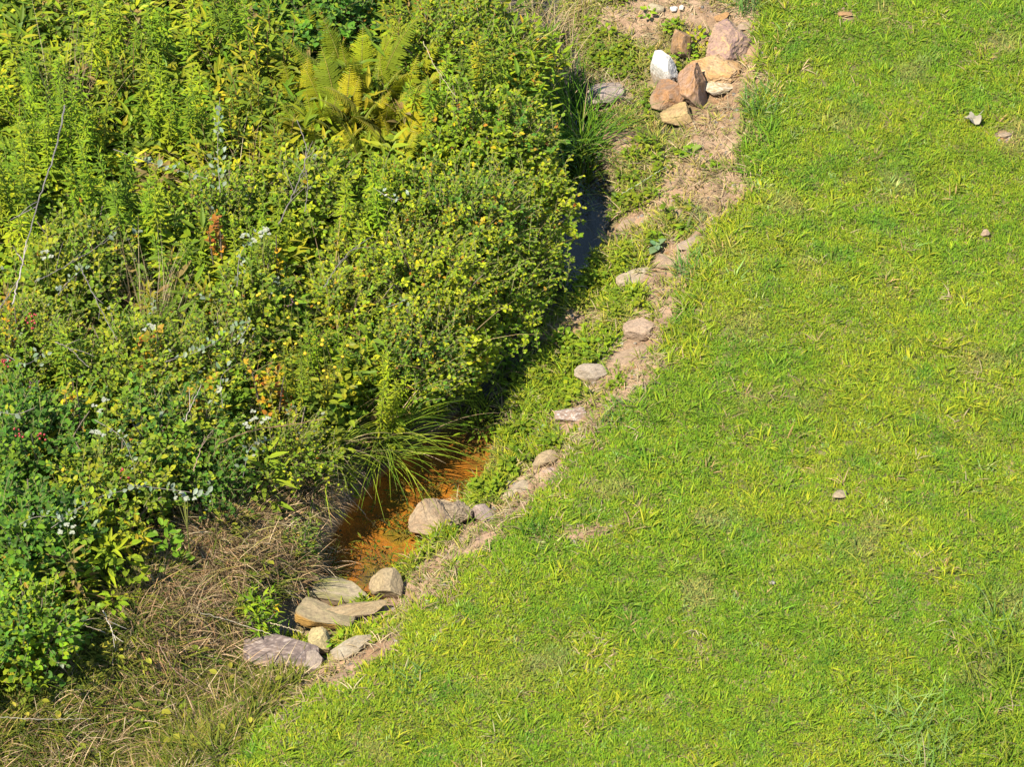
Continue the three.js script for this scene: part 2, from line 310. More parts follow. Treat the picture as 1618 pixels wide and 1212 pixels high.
function stone(name, category, label, u, v, w, h, o) {
  const W = w * PX * 1.16, hh = h * PX * 1.16, flat = o.flat ?? .6, D = hh / (.707 * (1 + flat)) * 1.12, Hh = D * flat;
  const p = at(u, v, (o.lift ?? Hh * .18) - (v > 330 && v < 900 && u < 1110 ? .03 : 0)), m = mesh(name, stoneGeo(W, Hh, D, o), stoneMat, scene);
  m.position.copy(p).add(V(0, o.up ?? 0, 0)); m.rotation.set((o.rx ?? 0) * Math.PI / 180, (o.turn ?? 0) * Math.PI / 180, (o.rz ?? 0) * Math.PI / 180, 'YXZ');
  KEEP.push([p.x, p.z + .02, W * .5, D * .5 + .03]);
  return tag(m, label, category, o.group);
}
const TAN = [.40, .27, .15], PINK = [.44, .28, .185], ORANGE = [.50, .27, .10], RUST = [.44, .22, .09], PALE = [.52, .44, .33], GREY = [.33, .29, .25], PURPLE = [.175, .125, .105], YEL = [.46, .33, .13], WHITE = [.70, .66, .58], DIRT = [.42, .29, .18], STONE_TONE = .60;
[ // the ring of stones at the top
  ['stone', 'stone', 'bright white stone on the left of the rusty stone ring', 1046, 108, 48, 70, { seed: 3, box: 3, taper: .2, col: WHITE, col2: [.62, .58, .52], flat: .9, turn: 10, lift: .10, detail: 18 }],
  ['stone', 'stone', 'brown rusty block below the white stone', 1057, 149, 52, 56, { seed: 5, box: 5, col: RUST, col2: [.26, .16, .10], flat: .75, turn: -24, lift: .08, detail: 18 }],
  ['stone', 'stone', 'tall pointed rusty stone leaning in the middle of the ring', 1092, 136, 60, 96, { seed: 8, box: 3, taper: .5, col: [.46, .24, .10], col2: [.38, .23, .15], flat: 1.1, turn: 18, rz: -8, lift: .10, detail: 18 }],
  ['stone', 'stone', 'yellow tan block in front of the stone ring', 1069, 184, 48, 42, { seed: 11, box: 5, col: YEL, col2: [.42, .27, .12], flat: .7, turn: 14, lift: .05 }],
  ['stone', 'stone', 'upright orange stone at the back of the ring beside green leaves', 1076, 70, 34, 58, { taper: .3, seed: 14, box: 5, col: ORANGE, col2: [.36, .22, .12], flat: 1.3, turn: -8, lift: .09 }],
  ['boulder', 'boulder', 'large pinkish purple boulder at the upper right of the ring', 1150, 72, 84, 82, { seed: 17, box: 3.4, col: PINK, col2: [.33, .195, .16], flat: .7, turn: 30, lift: .07, cuts: 9, rough: .12, detail: 22, fleck: [.50, .33, .15] }],
  ['boulder', 'boulder', 'cracked orange tan boulder right of the tall pointed stone', 1128, 108, 78, 66, { seed: 20, box: 3.2, col: [.54, .35, .18], col2: [.48, .27, .10], flat: .75, turn: -15, lift: .08, cuts: 9, rough: .12, detail: 22 }],
  ['stone', 'stone', 'pale yellow stone sunk below the cracked orange boulder', 1130, 136, 58, 34, { seed: 23, box: 3, col: [.50, .36, .19], col2: PALE, flat: .6, turn: 6, lift: .03 }],
  ['stone', 'stone', 'small dark grey stone inside the ring of stones', 1072, 126, 18, 12, { seed: 26, col: [.13, .115, .095], lift: .04, detail: 8 }],
  ['stone', 'stone', 'flat pinkish stone at the lawn edge above the purple boulder', 1179, 42, 38, 15, { seed: 29, box: 3, col: [.44, .31, .21], flat: .4, lift: .01 }],
  ['stone', 'stone', 'small orange stone half under the bluish grass blades', 1141, 26, 26, 16, { seed: 32, col: ORANGE, flat: .6, lift: .02, turn: 30 }],
  ['stone', 'stone', 'pale yellow stone lying on dirt at the top edge', 1036, 13, 26, 18, { seed: 35, col: [.52, .42, .25], flat: .6, lift: .02 }],
  ['pebble', 'pebble', 'left one of two small white stones at the top edge', 1065, 14, 13, 11, { seed: 38, col: WHITE, col2: [.62, .60, .60], detail: 7, lift: .02 }],
  ['pebble', 'pebble', 'right one of two small white stones, the creamier one', 1077, 12, 9, 11, { seed: 39, col: [.74, .68, .54], detail: 7, lift: .02 }],
  ['rock', 'rock', 'pale grey pink rock under straw grass left of the ring', 953, 150, 64, 50, { seed: 41, box: 2.6, col: [.42, .33, .28], col2: [.36, .27, .21], flat: .7, lift: .05, turn: 20, detail: 18 }],
  ['rock', 'rock', 'low reddish rock between the dark grass and the dirt slope', 976, 218, 44, 26, { seed: 44, col: [.36, .20, .12], flat: .5, lift: .02 }],
  // down the dirt bank
  ['rock', 'rock', 'flat tan rock at the mouth of the blue water', 1000, 352, 66, 18, { seed: 47, box: 3, col: DIRT, flat: .5, lift: .02, turn: 24 }],
  ['rock', 'rock', 'small tan rock behind the bluish lawn tuft on the bank', 1092, 386, 44, 24, { seed: 50, box: 3, col: [.44, .32, .22], flat: .6, lift: .03, turn: 24 }],
  ['rock', 'rock', 'narrow tan rock standing on the dirt bank above the bright slab', 1050, 415, 30, 40, { seed: 53, box: 3, col: DIRT, flat: .6, lift: .03, turn: 60 }],
  ['rock', 'rock', 'pale flat slab lying in the weeds on the bank', 1005, 438, 58, 24, { seed: 56, box: 4, col: [.45, .36, .24], col2: [.38, .28, .17], flat: .35, lift: .03, turn: 28 }],
  ['rock', 'rock', 'rounded tan rock bulging from the middle of the dirt bank', 1012, 520, 48, 38, { seed: 59, box: 2.6, col: [.42, .30, .205], col2: [.38, .26, .17], flat: .7, lift: .06, detail: 18 }],
  ['rock', 'rock', 'long dusty tan rock below the rounded bank rock', 1000, 562, 66, 28, { seed: 62, box: 3, col: DIRT, flat: .5, lift: .02, turn: 32 }],
  ['rock', 'rock', 'pale grey rock with smooth top halfway down the bank', 934, 590, 46, 32, { seed: 65, box: 2.6, col: [.44, .355, .26], col2: [.35, .27, .19], flat: .75, lift: .05, detail: 18 }],
  ['rock', 'rock', 'pinkish rock with a white spot below the pale grey rock', 902, 656, 44, 32, { seed: 68, col: [.44, .30, .22], flat: .7, lift: .05, fleck: [.62, .56, .50] }],
  ['rock', 'rock', 'yellow tan rock above the small pink stone on the bank', 860, 727, 38, 24, { seed: 71, box: 4, col: [.46, .33, .18], flat: .7, lift: .05, turn: 20 }],
  ['rock', 'rock', 'small squarish pink stone in the dirt beside the yellow tan rock', 868, 745, 24, 14, { seed: 74, box: 6, col: [.48, .34, .26], flat: .6, lift: .03, turn: 10 }],
  ['rock', 'rock', 'long pale rock half buried in the bank above the pool', 816, 775, 44, 22, { seed: 77, box: 3, col: [.48, .37, .24], flat: .5, lift: .03, turn: 36 }],
  ['rock', 'rock', 'rounded purplish rock on the bank right of the pool boulder', 766, 814, 34, 34, { seed: 80, col: [.33, .24, .19], col2: [.38, .28, .22], flat: .8, lift: .06 }],
  ['boulder', 'boulder', 'smooth tan boulder standing in the edge of the orange pool', 686, 822, 68, 64, { seed: 83, box: 3.6, col: [.40, .29, .18], col2: [.34, .23, .135], flat: .85, lift: .12, turn: 12, detail: 22, cuts: 8 }],
  ['rock', 'rock', 'dark broken rock against the right side of the pool boulder', 724, 812, 38, 44, { seed: 86, box: 3, col: [.24, .17, .11], col2: [.36, .27, .16], flat: .9, lift: .10, rough: .2 }],
  ['rock', 'rock', 'pale yellowish rock at the lower end of the orange pool', 615, 926, 44, 52, { seed: 89, box: 3.6, col: [.40, .30, .16], col2: [.33, .24, .13], flat: .6, lift: .07, turn: 40 }],
  // the dam of slabs
  ['slab', 'stone slab', 'mossy grey slab damming the lower end of the orange pool', 528, 934, 100, 46, { seed: 92, box: 4, col: [.36, .285, .185], col2: [.24, .21, .09], flat: .4, lift: .07, turn: -16, rough: .055, detail: 22, cuts: 8 }],
  ['slab', 'stone slab', 'long narrow tan slab bridging from the mossy slab to the bank', 562, 962, 86, 22, { seed: 95, box: 5, col: [.38, .28, .15], col2: [.32, .22, .11], flat: .5, lift: .08, turn: 12, detail: 18 }],
  ['slab', 'stone slab', 'squared tan stone block with an orange stained front face', 514, 976, 74, 38, { seed: 98, box: 7, cuts: 5, col: [.33, .245, .135], col2: [.25, .20, .10], stain: [.46, .25, .05], flat: .62, lift: .09, turn: -24, rough: .07, detail: 22 }],
  ['stone', 'stone', 'rounded yellowish stone upright between the orange block and purple slab', 507, 1012, 32, 42, { seed: 101, col: [.48, .38, .17], col2: [.40, .31, .15], flat: 1, lift: .07, detail: 16 }],
  ['stone', 'stone', 'pointed pinkish stone right of the purple slab at its foot', 497, 1042, 28, 38, { seed: 104, box: 3.5, col: [.40, .31, .24], flat: .8, lift: .05 }],
  ['slab', 'stone slab', 'broad flat purplish slab at the edge of the dry grass', 446, 1026, 98, 46, { seed: 107, box: 4, col: PURPLE, col2: [.24, .17, .135], flat: .5, lift: .09, turn: -4, rough: .055, detail: 24, cuts: 8, fleck: [.38, .30, .25] }],
  ['stone', 'stone', 'long pale whitish stone lying diagonally right of the dam', 560, 1019, 64, 24, { seed: 110, box: 4, col: [.42, .35, .24], col2: [.34, .26, .16], flat: .5, lift: .03, turn: 30 }],
  // out on the lawn
  ['pebble', 'pebble', 'pale stone on bare soil at the right side of the lawn', 1588, 214, 20, 11, { seed: 113, col: [.40, .29, .18], flat: .5, detail: 8, lift: .015 }],
  ['pebble', 'pebble', 'small tan pebble below the dead leaf on the lawn', 1557, 368, 15, 12, { seed: 116, col: [.42, .29, .18], detail: 8, lift: .02 }],
  ['pebble', 'pebble', 'pale pebble in the grass at the middle right of the lawn', 1327, 781, 20, 15, { seed: 119, col: [.42, .32, .19], detail: 8, lift: .02 }],
  ['pebble', 'pebble', 'tiny pale pebble on the lower middle of the lawn', 1220, 921, 8, 6, { seed: 122, col: [.42, .36, .28], detail: 6, lift: .02 }],
  ['pebble', 'pebble', 'orange brown pebble near the top of the lawn', 1335, 22, 22, 12, { seed: 125, col: [.46, .26, .10], flat: .5, detail: 8, lift: .015 }],
].forEach((a) => stone(...a));
{ // loose grit and clods on the bare dirt
  const r = rng(771), variants = [0, 1, 2].map((k) => stoneGeo(1, .6, .8, { seed: 300 + k, detail: 2, col: [1, 1, 1], col2: [.8, .8, .8], rough: .2 })), spots = [[], [], []];
  for (let k = 0; k < 60000 && spots[0].length < 1300; k++) {
    const x = mix(-3, 3.4, r()), z = mix(-4.2, 3.3, r()), b = bare(x, z); if (r() > b * .8) continue;
    const L = land(x, z); if (L.y < WATER_Y + .03 || (L.west && L.s > .6)) continue;
    const s = .006 + .03 * Math.pow(r(), 5), m = new THREE.Matrix4().compose(V(x, L.y, z), new THREE.Quaternion().setFromEuler(new THREE.Euler(r() * .4, r() * TAU, r() * .4)), V(s, s, s));
    spots[Math.floor(r() * 3)].push([m, mul3(pick([DIRT, PINK, TAN, PALE, ORANGE, GREY], r), .7 + .5 * r())]);
  }
  const grp = new THREE.Group(); grp.name = 'gravel'; scene.add(grp); tag(grp, 'loose grit and small clods on the bare dirt bank', 'gravel', null, 'stuff');
  scatter(grp, 'grit', variants, spots, stoneMat);
}
const onStone = (x, z) => KEEP.some(([a, b, w, d]) => ((x - a) / w) ** 2 + ((z - b) / d) ** 2 < 1);
function scatter(parent, name, geos, lists, mat) {
  geos.forEach((g, k) => {
    if (!lists[k].length) return;
    const im = new THREE.InstancedMesh(g, mat, lists[k].length), col = new THREE.Color(); im.name = name; im.castShadow = im.receiveShadow = true; im.userData.kind = 'stuff';
    lists[k].forEach(([m, c], q) => { im.setMatrixAt(q, m); im.setColorAt(q, col.setRGB(...c)); }); parent.add(im);
  });
}

// ------------------------------------------------------------------ grass
// a tuft: n blades out of a patch of radius R; lean 0 upright ... 1 lying
function tuft(seed, n, R, len, lean, wid, { segs = 3, droop = .5, cols = [[1, 1, 1]], keel = .25 } = {}) {
  const r = rng(seed), b = new MB();
  for (let k = 0; k < n; k++) {
    const a = r() * TAU, q = Math.sqrt(r()) * R, base = V(Math.cos(a) * q, -.008, Math.sin(a) * q), az = a + (r() - .5) * 3.2;
    const L = mix(len[0], len[1], r()), th0 = mix(lean[0], lean[1], r()), d = V(Math.cos(az), 0, Math.sin(az)), side = V(-d.z, 0, d.x), pts = [base.clone()], w = mix(wid[0], wid[1], r());
    const tw = (r() - .5) * .8; let th = th0 * .6; const p = base.clone();
    for (let s = 1; s <= segs; s++) { th = Math.min(2.5, th + (th0 * .4 + droop * r() * 1.3) / segs * 1.4); p.addScaledVector(d, Math.sin(th) * L / segs).addScaledVector(side, tw * L / segs * .3); p.y += Math.cos(th) * L / segs; pts.push(p.clone()); }
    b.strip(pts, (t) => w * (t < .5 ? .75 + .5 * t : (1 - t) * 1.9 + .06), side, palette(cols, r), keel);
  }
  return b.geo();
}
const inView = (x, y, z, mu = 300, mv = 250) => { const [u, v] = pixel(x, y, z); return u > -mu && u < 1618 + mu && v > -mv && v < 1212 + mv; };
{
  const cols = [[1, 1, 1], [.8, .92, .9], [1.2, 1.1, 1], [.50, .64, .7], [1.4, 1.16, 1.5], [.9, 1.05, 1]];
  const V8 = [0, 1, 2, 3, 4, 5].map((k) => tuft(900 + k, 14, .030, [.016, .040], [.25, 1.35], [.005, .0088], { cols }));
  const tall = [0, 1, 2].map((k) => tuft(940 + k, 11, .035, [.05, .11], [.3, 1.1], [.005, .0085], { cols, segs: 4 }));
  const straw = [0, 1].map((k) => tuft(960 + k, 7, .05, [.04, .10], [1.0, 1.5], [.003, .006], { cols: [[1, 1, 1], [.7, .7, .7]] }));
  const r = rng(31), A = [[], [], [], [], [], []], B = [[], [], []], D = [[], []];
  for (let k = 0; k < 200000; k++) {
    const x = mix(-3.4, 4, r()), z = mix(-4.6, 3.6, r()), L = land(x, z);
    if ((L.west && !(L.s < .34 && L.sk > 4.5 && L.sk < 6.8)) || !inView(x, L.y, z) || L.y < WATER_Y + .05 || onStone(x, z)) continue;
    const b = L.west ? 0 : bare(x, z), lawn = L.e > -.02, f = fbm(x * .8, z * .8, 71), f2 = fbm(x * 3.4, z * 3.4, 73), f3 = fbm(x * 9, z * 9, 75, 2);
    const strip = lawn ? 0 : 1;
    let keep = (1 - b * (lawn ? .86 : .88)) * (lawn ? 1 : .62) * (1 - .35 * sstep(.12, .4, f2 + f3 * .4));
    keep *= lawn ? mix(.75, 1, sstep(0, .35, L.e)) : 1 - .4 * sstep(-1.0, -1.9, z);
    if (r() > keep) { if (r() < .20 - .08 * b) { const s = .7 + .8 * r(), c = palette(C.straw, r); D[k % 2].push([place(x, L.y, z, r() * TAU, s, r), mul3(c, .9)]); } continue; }
    let c = mix3([.140, .222, .008], [.215, .256, .010], sstep(-.28, .3, f + f2 * .7 + (r() - .5) * .5));
    c = mix3(c, [.085, .18, .014], sstep(.1, .45, -f2 + f3 * .5 + (r() - .5) * .3) * .75);
    c = mix3(c, [.25, .205, .07], .6 * sstep(.16, .44, fbm(x * 2.3, z * 2.3, 77) + .3 * f3));
    if (r() < .05) c = [.25, .20, .06];
    if (r() < .02) c = [.22, .29, .07];
    if (strip) c = mix3(c, [.19, .235, .006], .45);
    const dull = strip * sstep(-1.0, -1.9, z); if (dull > 0) { c = mix3(c, [.25, .215, .055], dull * (.35 + .5 * r())); }
    c = mix3(c, [.24, .21, .06], .55 * sstep(.15, .8, b) * (.4 + .6 * r()));
    c = mul3(c, .78 + .44 * r());
    const long = strip ? r() < .3 : r() < .012 + .35 * sstep(.3, .02, L.e) * sstep(1, -1.5, z) + .04 * sstep(.15, .4, f2);
    if (long) B[k % 3].push([place(x, L.y, z, r() * TAU, .75 + .6 * r(), r), c]);
    else A[k % 6].push([place(x, L.y, z, r() * TAU, .75 + .55 * r(), r), c]);
  }
  const grp = new THREE.Group(); grp.name = 'lawn_grass'; scene.add(grp); tag(grp, 'short bright green lawn grass covering the slope right of the stream', 'grass', null, 'stuff');
  scatter(grp, 'grass_blades', V8, A, grassMat); scatter(grp, 'long_grass_blades', tall, B, grassMat); scatter(grp, 'dry_blades', straw, D, dryMat);
  console.log('lawn tufts', A.map((q) => q.length).join(), B.map((q) => q.length).join(), D.map((q) => q.length).join());
}
function place(x, y, z, turn, s, r, sy = 1) { return new THREE.Matrix4().compose(V(x, y, z), new THREE.Quaternion().setFromEuler(new THREE.Euler((r() - .5) * .35, turn, (r() - .5) * .35, 'YXZ')), V(s, s * sy, s)); }

// low leafy weeds: little rosettes of round and pointed leaves
function sprig(seed, n, hgt, R, tpls, size, cols, upright = .5) {
  const r = rng(seed), b = new MB();
  for (let k = 0; k < n; k++) {
    const a = r() * TAU, y = hgt * Math.pow(r(), .8), q = R * (.25 + .75 * r()) * (1 - .4 * y / (hgt + 1e-4)), dir = V(Math.cos(a), mix(.1, .9, r()) * upright, Math.sin(a));
    b.add(pick(tpls, r), frame(V(Math.cos(a) * q * .6, y, Math.sin(a) * q * .6), dir, V((r() - .5) * .8, 1, (r() - .5) * .8), mix(size[0], size[1], r())), palette(cols, r));
  }
  return b;
}
const WHITE3 = [[1, 1, 1], [.8, .85, .8], [1.2, 1.1, 1], [.65, .7, .7]];
{
  const r = rng(57), G = [0, 1, 2, 3].map((k) => sprig(500 + k, 16, .06, .055, k < 2 ? T.oval : T.ovate, [.016, .032], WHITE3).geo()), L4 = [[], [], [], []];
  for (let k = 0; k < 16000; k++) {
    const x = mix(-3, 2.6, r()), z = mix(-4.4, 3.2, r()), L = land(x, z); if (L.e > -.03 || L.west || L.y < WATER_Y + .02 || !inView(x, L.y, z) || onStone(x, z)) continue;
    const b = bare(x, z), f = fbm(x * 2.6, z * 2.6, 81); if (r() > (1 - b) * sstep(-.25, .2, f) * .85) continue;
    L4[k % 4].push([place(x, L.y, z, r() * TAU, .7 + .8 * r(), r), mul3(mix3([.13, .22, .006], [.21, .245, .007], r()), .8 + .4 * r())]);
  }
  const grp = new THREE.Group(); grp.name = 'ground_cover'; scene.add(grp); tag(grp, 'low bright green weeds between the stream and the dirt bank', 'ground cover', null, 'stuff');
  scatter(grp, 'weed_leaves', G, L4, leafMat);
  console.log('weeds', L4.map((q) => q.length).join());
}
{ // scraps of weed and leaf lying in the orange pool
  const r = rng(59), G = [sprig(540, 6, .012, .03, T.narrow, [.03, .07], WHITE3, .1).geo(), sprig(541, 5, .01, .025, T.oval, [.012, .028], WHITE3, .15).geo()], L2 = [[], []];
  for (let k = 0; k < 9000; k++) { const x = mix(-1.2, .3, r()), z = mix(-.2, 2, r()), L = land(x, z); if (L.y > WATER_Y - .004 || L.sk < 6.6 || L.sk > 10.2) continue; if (r() > .03 + .20 * sstep(-.05, .15, fbm(x * 6.5, z * 6.5, 67, 4))) continue;
    L2[r() < .6 ? 0 : 1].push([place(x, WATER_Y - .012 + .016 * r(), z, r() * TAU, .5 + .7 * r(), rng(k)), mul3(pick([[.12, .15, .008], [.18, .19, .012], [.09, .10, .008], [.20, .13, .02], [.07, .05, .01]], r), .7 + .5 * r())]); }
  const grp = new THREE.Group(); grp.name = 'water_weed'; scene.add(grp); tag(grp, 'scraps of green weed lying in the orange pool', 'water weed', null, 'stuff');
  scatter(grp, 'weed_scraps', G, L2, leafMat); console.log('pool', L2.map((q) => q.length).join());
}
{ // the undergrowth that fills the thicket left of the stream
  const r = rng(63), G = [
    sprig(520, 30, .30, .13, T.ovate, [.035, .06], WHITE3).geo(), sprig(521, 34, .34, .12, T.oval, [.028, .05], WHITE3).geo(),
    sprig(522, 36, .36, .11, T.lance, [.06, .11], WHITE3, .9).geo(), sprig(523, 30, .26, .13, T.ovate, [.03, .05], WHITE3).geo(),
    tuft(524, 16, .07, [.18, .42], [.15, .9], [.006, .010], { segs: 4, cols: WHITE3 }), tuft(525, 7, .10, [.45, .95], [.0, .55], [.0035, .006], { segs: 5, cols: [[1, 1, 1], [.6, .55, .5], [1.3, 1.2, 1.1]], droop: .5 })];
  const L5 = [[], [], [], [], [], []];
  for (let k = 0; k < 26000; k++) {
    const x = mix(-4.2, 1.6, r()), z = mix(-4.6, 3.4, r()), L = land(x, z); if (!L.west || L.s < (L.sk > 6.9 ? .33 : .16) || !inView(x, L.y, z, 300, 350)) continue;
    const q = insideDist(DRY, x, z) + fbm(x * 3, z * 3, 85) * .5; if (q > -.05 && r() < .93) continue;
    if (r() > .42 * sstep(.1, .5, L.s) * (.55 + .9 * sstep(-.2, .25, fbm(x * 2.8, z * 2.8, 89))) + .06) continue;
    if (r() < .015 + .16 * sstep(.12, .4, fbm(x * 1.7, z * 1.7, 88))) L5[5].push([place(x, L.y, z, r() * TAU, .7 + .5 * r(), r), palette([[.30, .21, .11], [.38, .29, .16], [.22, .14, .07]], r)]);
    const f = fbm(x * 1.2, z * 1.2, 86), kind = Math.floor(clamp(r() * .75 + (f + .3) * .4, 0, .999) * 5);
    const c = palette(f > .05 ? [...C.fresh, ...C.willow] : [...C.shrub, ...C.olive], r), s = .75 + .7 * r();
    L5[kind].push([place(x, L.y, z, r() * TAU, s, r), r() < .05 ? [.22, .16, .05] : mul3(c, .95)]);
  }
  const grp = new THREE.Group(); grp.name = 'undergrowth'; scene.add(grp); tag(grp, 'mixed leafy undergrowth filling the thicket left of the stream', 'undergrowth', null, 'stuff');
  scatter(grp, 'undergrowth_leaves', G, L5, leafMat);
  console.log('undergrowth', L5.map((q) => q.length).join());
}
{ // the mat of dead brown grass at the lower left
  const r = rng(91), cols = [[1, 1, 1], [.75, .72, .7], [1.25, 1.2, 1.15], [.5, .47, .45], [.95, .8, .65]];
  const G = [tuft(980, 16, .06, [.07, .19], [.5, 1.6], [.0024, .0046], { segs: 4, cols, droop: .7 }), tuft(981, 16, .08, [.09, .25], [.7, 1.7], [.0022, .0044], { segs: 4, cols, droop: .6 }), tuft(982, 14, .05, [.08, .22], [.2, 1.2], [.0022, .0042], { segs: 4, cols, droop: .9 }),
    tuft(983, 12, .06, [.08, .2], [.5, 1.3], [.004, .007], { segs: 4, cols: WHITE3 }), sprig(984, 16, .14, .08, [...T.oval, ...T.narrow], [.02, .045], WHITE3).geo()];
  const L5 = [[], [], [], [], []];
  for (let k = 0; k < 42000; k++) {
    const x = mix(-4.2, .4, r()), z = mix(-.6, 3.6, r()), L = land(x, z), q = insideDist(DRY, x, z) + fbm(x * 3, z * 3, 85) * .35; if (q < -.02 || L.e > .05 || !inView(x, L.y, z) || (L.s < .36 + .12 * n2(x * 5, z * 5, 96) && L.sk < 9.6) || (L.s < .2 && L.sk < 13) || onStone(x, z - .03)) continue;
    if (r() > .85) continue;
    const f = fbm(x * 2.2, z * 2.2, 93), green = r() < .10 + .45 * sstep(.0, .33, f) + .4 * sstep(.3, 0, q) * r() + .55 * sstep(1.7, 2.5, z) * r();
    if (green) L5[r() < .95 ? 3 : 4].push([place(x, L.y, z, r() * TAU, .7 + .7 * r(), r), palette([[.13, .14, .012], [.17, .165, .018], [.08, .11, .01]], r)]);
    else L5[k % 3].push([place(x, L.y, z, r() * TAU, .7 + .6 * r(), r), palette([[.30, .21, .11], [.37, .27, .15], [.22, .15, .08], [.43, .33, .20], [.27, .175, .085], [.15, .105, .055], [.22, .19, .05]], r)]);
  }
  const grp = new THREE.Group(); grp.name = 'dry_grass'; scene.add(grp); tag(grp, 'tangled mat of dead brown grass on the lower left slope', 'dry grass', null, 'stuff');
  scatter(grp, 'dead_blades', G, L5, dryMat);
  console.log('dry', L5.map((q) => q.length).join());
}

// ------------------------------------------------------------------ plants
const arc = (a, b, sag, n = 6) => { const o = []; for (let k = 0; k <= n; k++) { const t = k / n, p = a.clone().lerp(b, t); p.y += sag * 4 * t * (1 - t); o.push(p); } return o; };
// a bush of arching twigs; u, v = middle of its crown in the photograph, h = height of the crown's top, R = its radius (m)
function bush(name, category, label, u, v, h, R, o) {
  const r = rng(o.seed), c0 = at(u, v, h * .6), base = V(c0.x, H(c0.x, c0.z) - .02, c0.z), t = thing(name, label, category, base, o.group);
  const twigs = new MB(), leaves = [], mid = V(0, h * .55, 0), ry = h * .47, stems = o.stems ?? 6, tips = [];
  for (let k = 0; k < stems; k++) {
    const a = (k + r() * .8) / stems * TAU, q = R * (.3 + .5 * r()), tip = V(Math.cos(a) * q, h * (.7 + .25 * r()), Math.sin(a) * q), b = new MB();
    b.tube(arc(V(Math.cos(a) * .03, 0, Math.sin(a) * .03), tip, h * .08), .007 + .004 * r(), .003, o.bark ?? bark, 5, .3, r);
    mesh('stem', b.geo(), stemMat, t); tips.push(tip);
  }
  const n = Math.round(o.n ?? 700 * R), seedx = o.seed * 3.7, szk = .78 + .5 * r();
  for (let k = 0; k < n; k++) {
    const up = mix(-.45, 1, Math.pow(r(), .75)), a = r() * TAU, w = Math.sqrt(1 - up * up), dir = V(Math.cos(a) * w, up, Math.sin(a) * w);
    const lump = 1 + .85 * fb3(dir.x * 1.7 + seedx, dir.y * 1.7, dir.z * 1.7) + .12 * (r() - .5), f = mix(.42, 1.04, Math.pow(r(), .55));
    const tip = mid.clone().add(V(dir.x * R, dir.y * ry, dir.z * R).multiplyScalar(lump * f));
    if (tip.y < .03) tip.y = .03 + .1 * r();
    const L = (o.twig ?? .17) * (.6 + .8 * r()), td = dir.clone().multiplyScalar(.7).add(V((r() - .5) * 1.2, .35 + (o.rise ?? 0), (r() - .5) * 1.2)).normalize(), root = tip.clone().addScaledVector(td, -L);
    const bend = arc(root, tip, L * .12, 3); twigs.tube(bend, .0022, .0012, o.twigCol ?? [.13, .12, .04], 3, .3, r);
    const accent = r() < (o.twigAccent ?? .03), per = o.per ?? 7, base_ = pick(o.cols, r), tone = .75 + .45 * r();
    for (let q = 0; q < per; q++) {
      const s = (q + .6) / per, p = root.clone().lerp(tip, s), ga = q * 2.4 + a, side = V(Math.cos(ga), .25, Math.sin(ga)).addScaledVector(td, .55 + .6 * s).add(V(0, -(o.droop ?? .3) * r(), 0));
      const up_ = V((r() - .5) * 1.1, .9, (r() - .5) * 1.1).addScaledVector(dir, .5).addScaledVector(SUN, .7), S = mix(o.size[0] * .8, o.size[1] * 1.12, r() * r() * .6 + .4 * r()) * szk * (q === per - 1 ? .75 : 1);
      let c = mul3(r() < .7 ? base_ : pick(o.cols, r), tone * (.85 + .3 * r()));
      if (accent || r() < (o.accentP ?? .02)) c = palette(o.accent ?? C.yellow, r);
      leaves.push({ t: pick(o.tpl, r), m: frame(p, side, up_, S, o.wide ?? 1), c, out: f * lump * (.4 + Math.max(0, dir.dot(TOCAM))) + .25 * r() });
    }
  }
  if (twigs.n) mesh('twig', twigs.geo(), stemMat, t, 'stuff');
  foliage(t, leaves, o.own ?? 90);
  return t;
}
// upright stalks densely set with narrow leaves, each stalk a part with its leaves
function stalks(name, category, label, u, v, h, R, o) {
  const r = rng(o.seed), c0 = at(u, v, h * .62), base = V(c0.x, H(c0.x, c0.z) - .02, c0.z), t = thing(name, label, category, base, o.group);
  for (let k = 0; k < o.n; k++) {
    const a = r() * TAU, q = R * Math.sqrt(r()), hh = h * (.72 + .36 * r()), foot = V(Math.cos(a) * q * .6, 0, Math.sin(a) * q * .6), tip = V(foot.x * 1.5 + (r() - .5) * .2, hh, foot.z * 1.5 + (r() - .5) * .2), path = arc(foot, tip, .02, 9);
    const b = new MB(); b.tube(path, .0045, .0015, o.stem ?? greenStem, 5, .2, r); const st = mesh('stem', b.geo(), stemMat, t), lv = [];
    const per = o.per ?? 95, tint = .8 + .4 * r(), hue = pick(o.cols, r);
    for (let j = 0; j < per; j++) {
      const s = .12 + .88 * Math.pow((j + .5) / per, .85), fi = s * 9, i0 = Math.min(8, Math.floor(fi)), p = path[i0].clone().lerp(path[i0 + 1], fi - i0), ga = j * 2.4 + k;
      const near = s > .8 ? 1 - (s - .8) * 2.6 : 1, d = V(Math.cos(ga), (o.lift ?? .35) + (s > .85 ? (s - .85) * 7 : 0) - .25 * (1 - s), Math.sin(ga));
      lv.push({ t: pick(o.tpl, r), m: frame(p, d, V((r() - .5) * .5, 1, (r() - .5) * .5), mix(o.size[0], o.size[1], r()) * near), c: mul3(r() < .7 ? hue : pick(o.cols, r), tint * (.8 + .35 * r()) * (s < .35 ? .9 : 1)), out: s + r() });
    }
    const m = new MB(); for (const l of lv) m.add(l.t, l.m, l.c);
    mesh('foliage', m.geo(), leafMat, st, 'stuff');
  }
  return t;
}
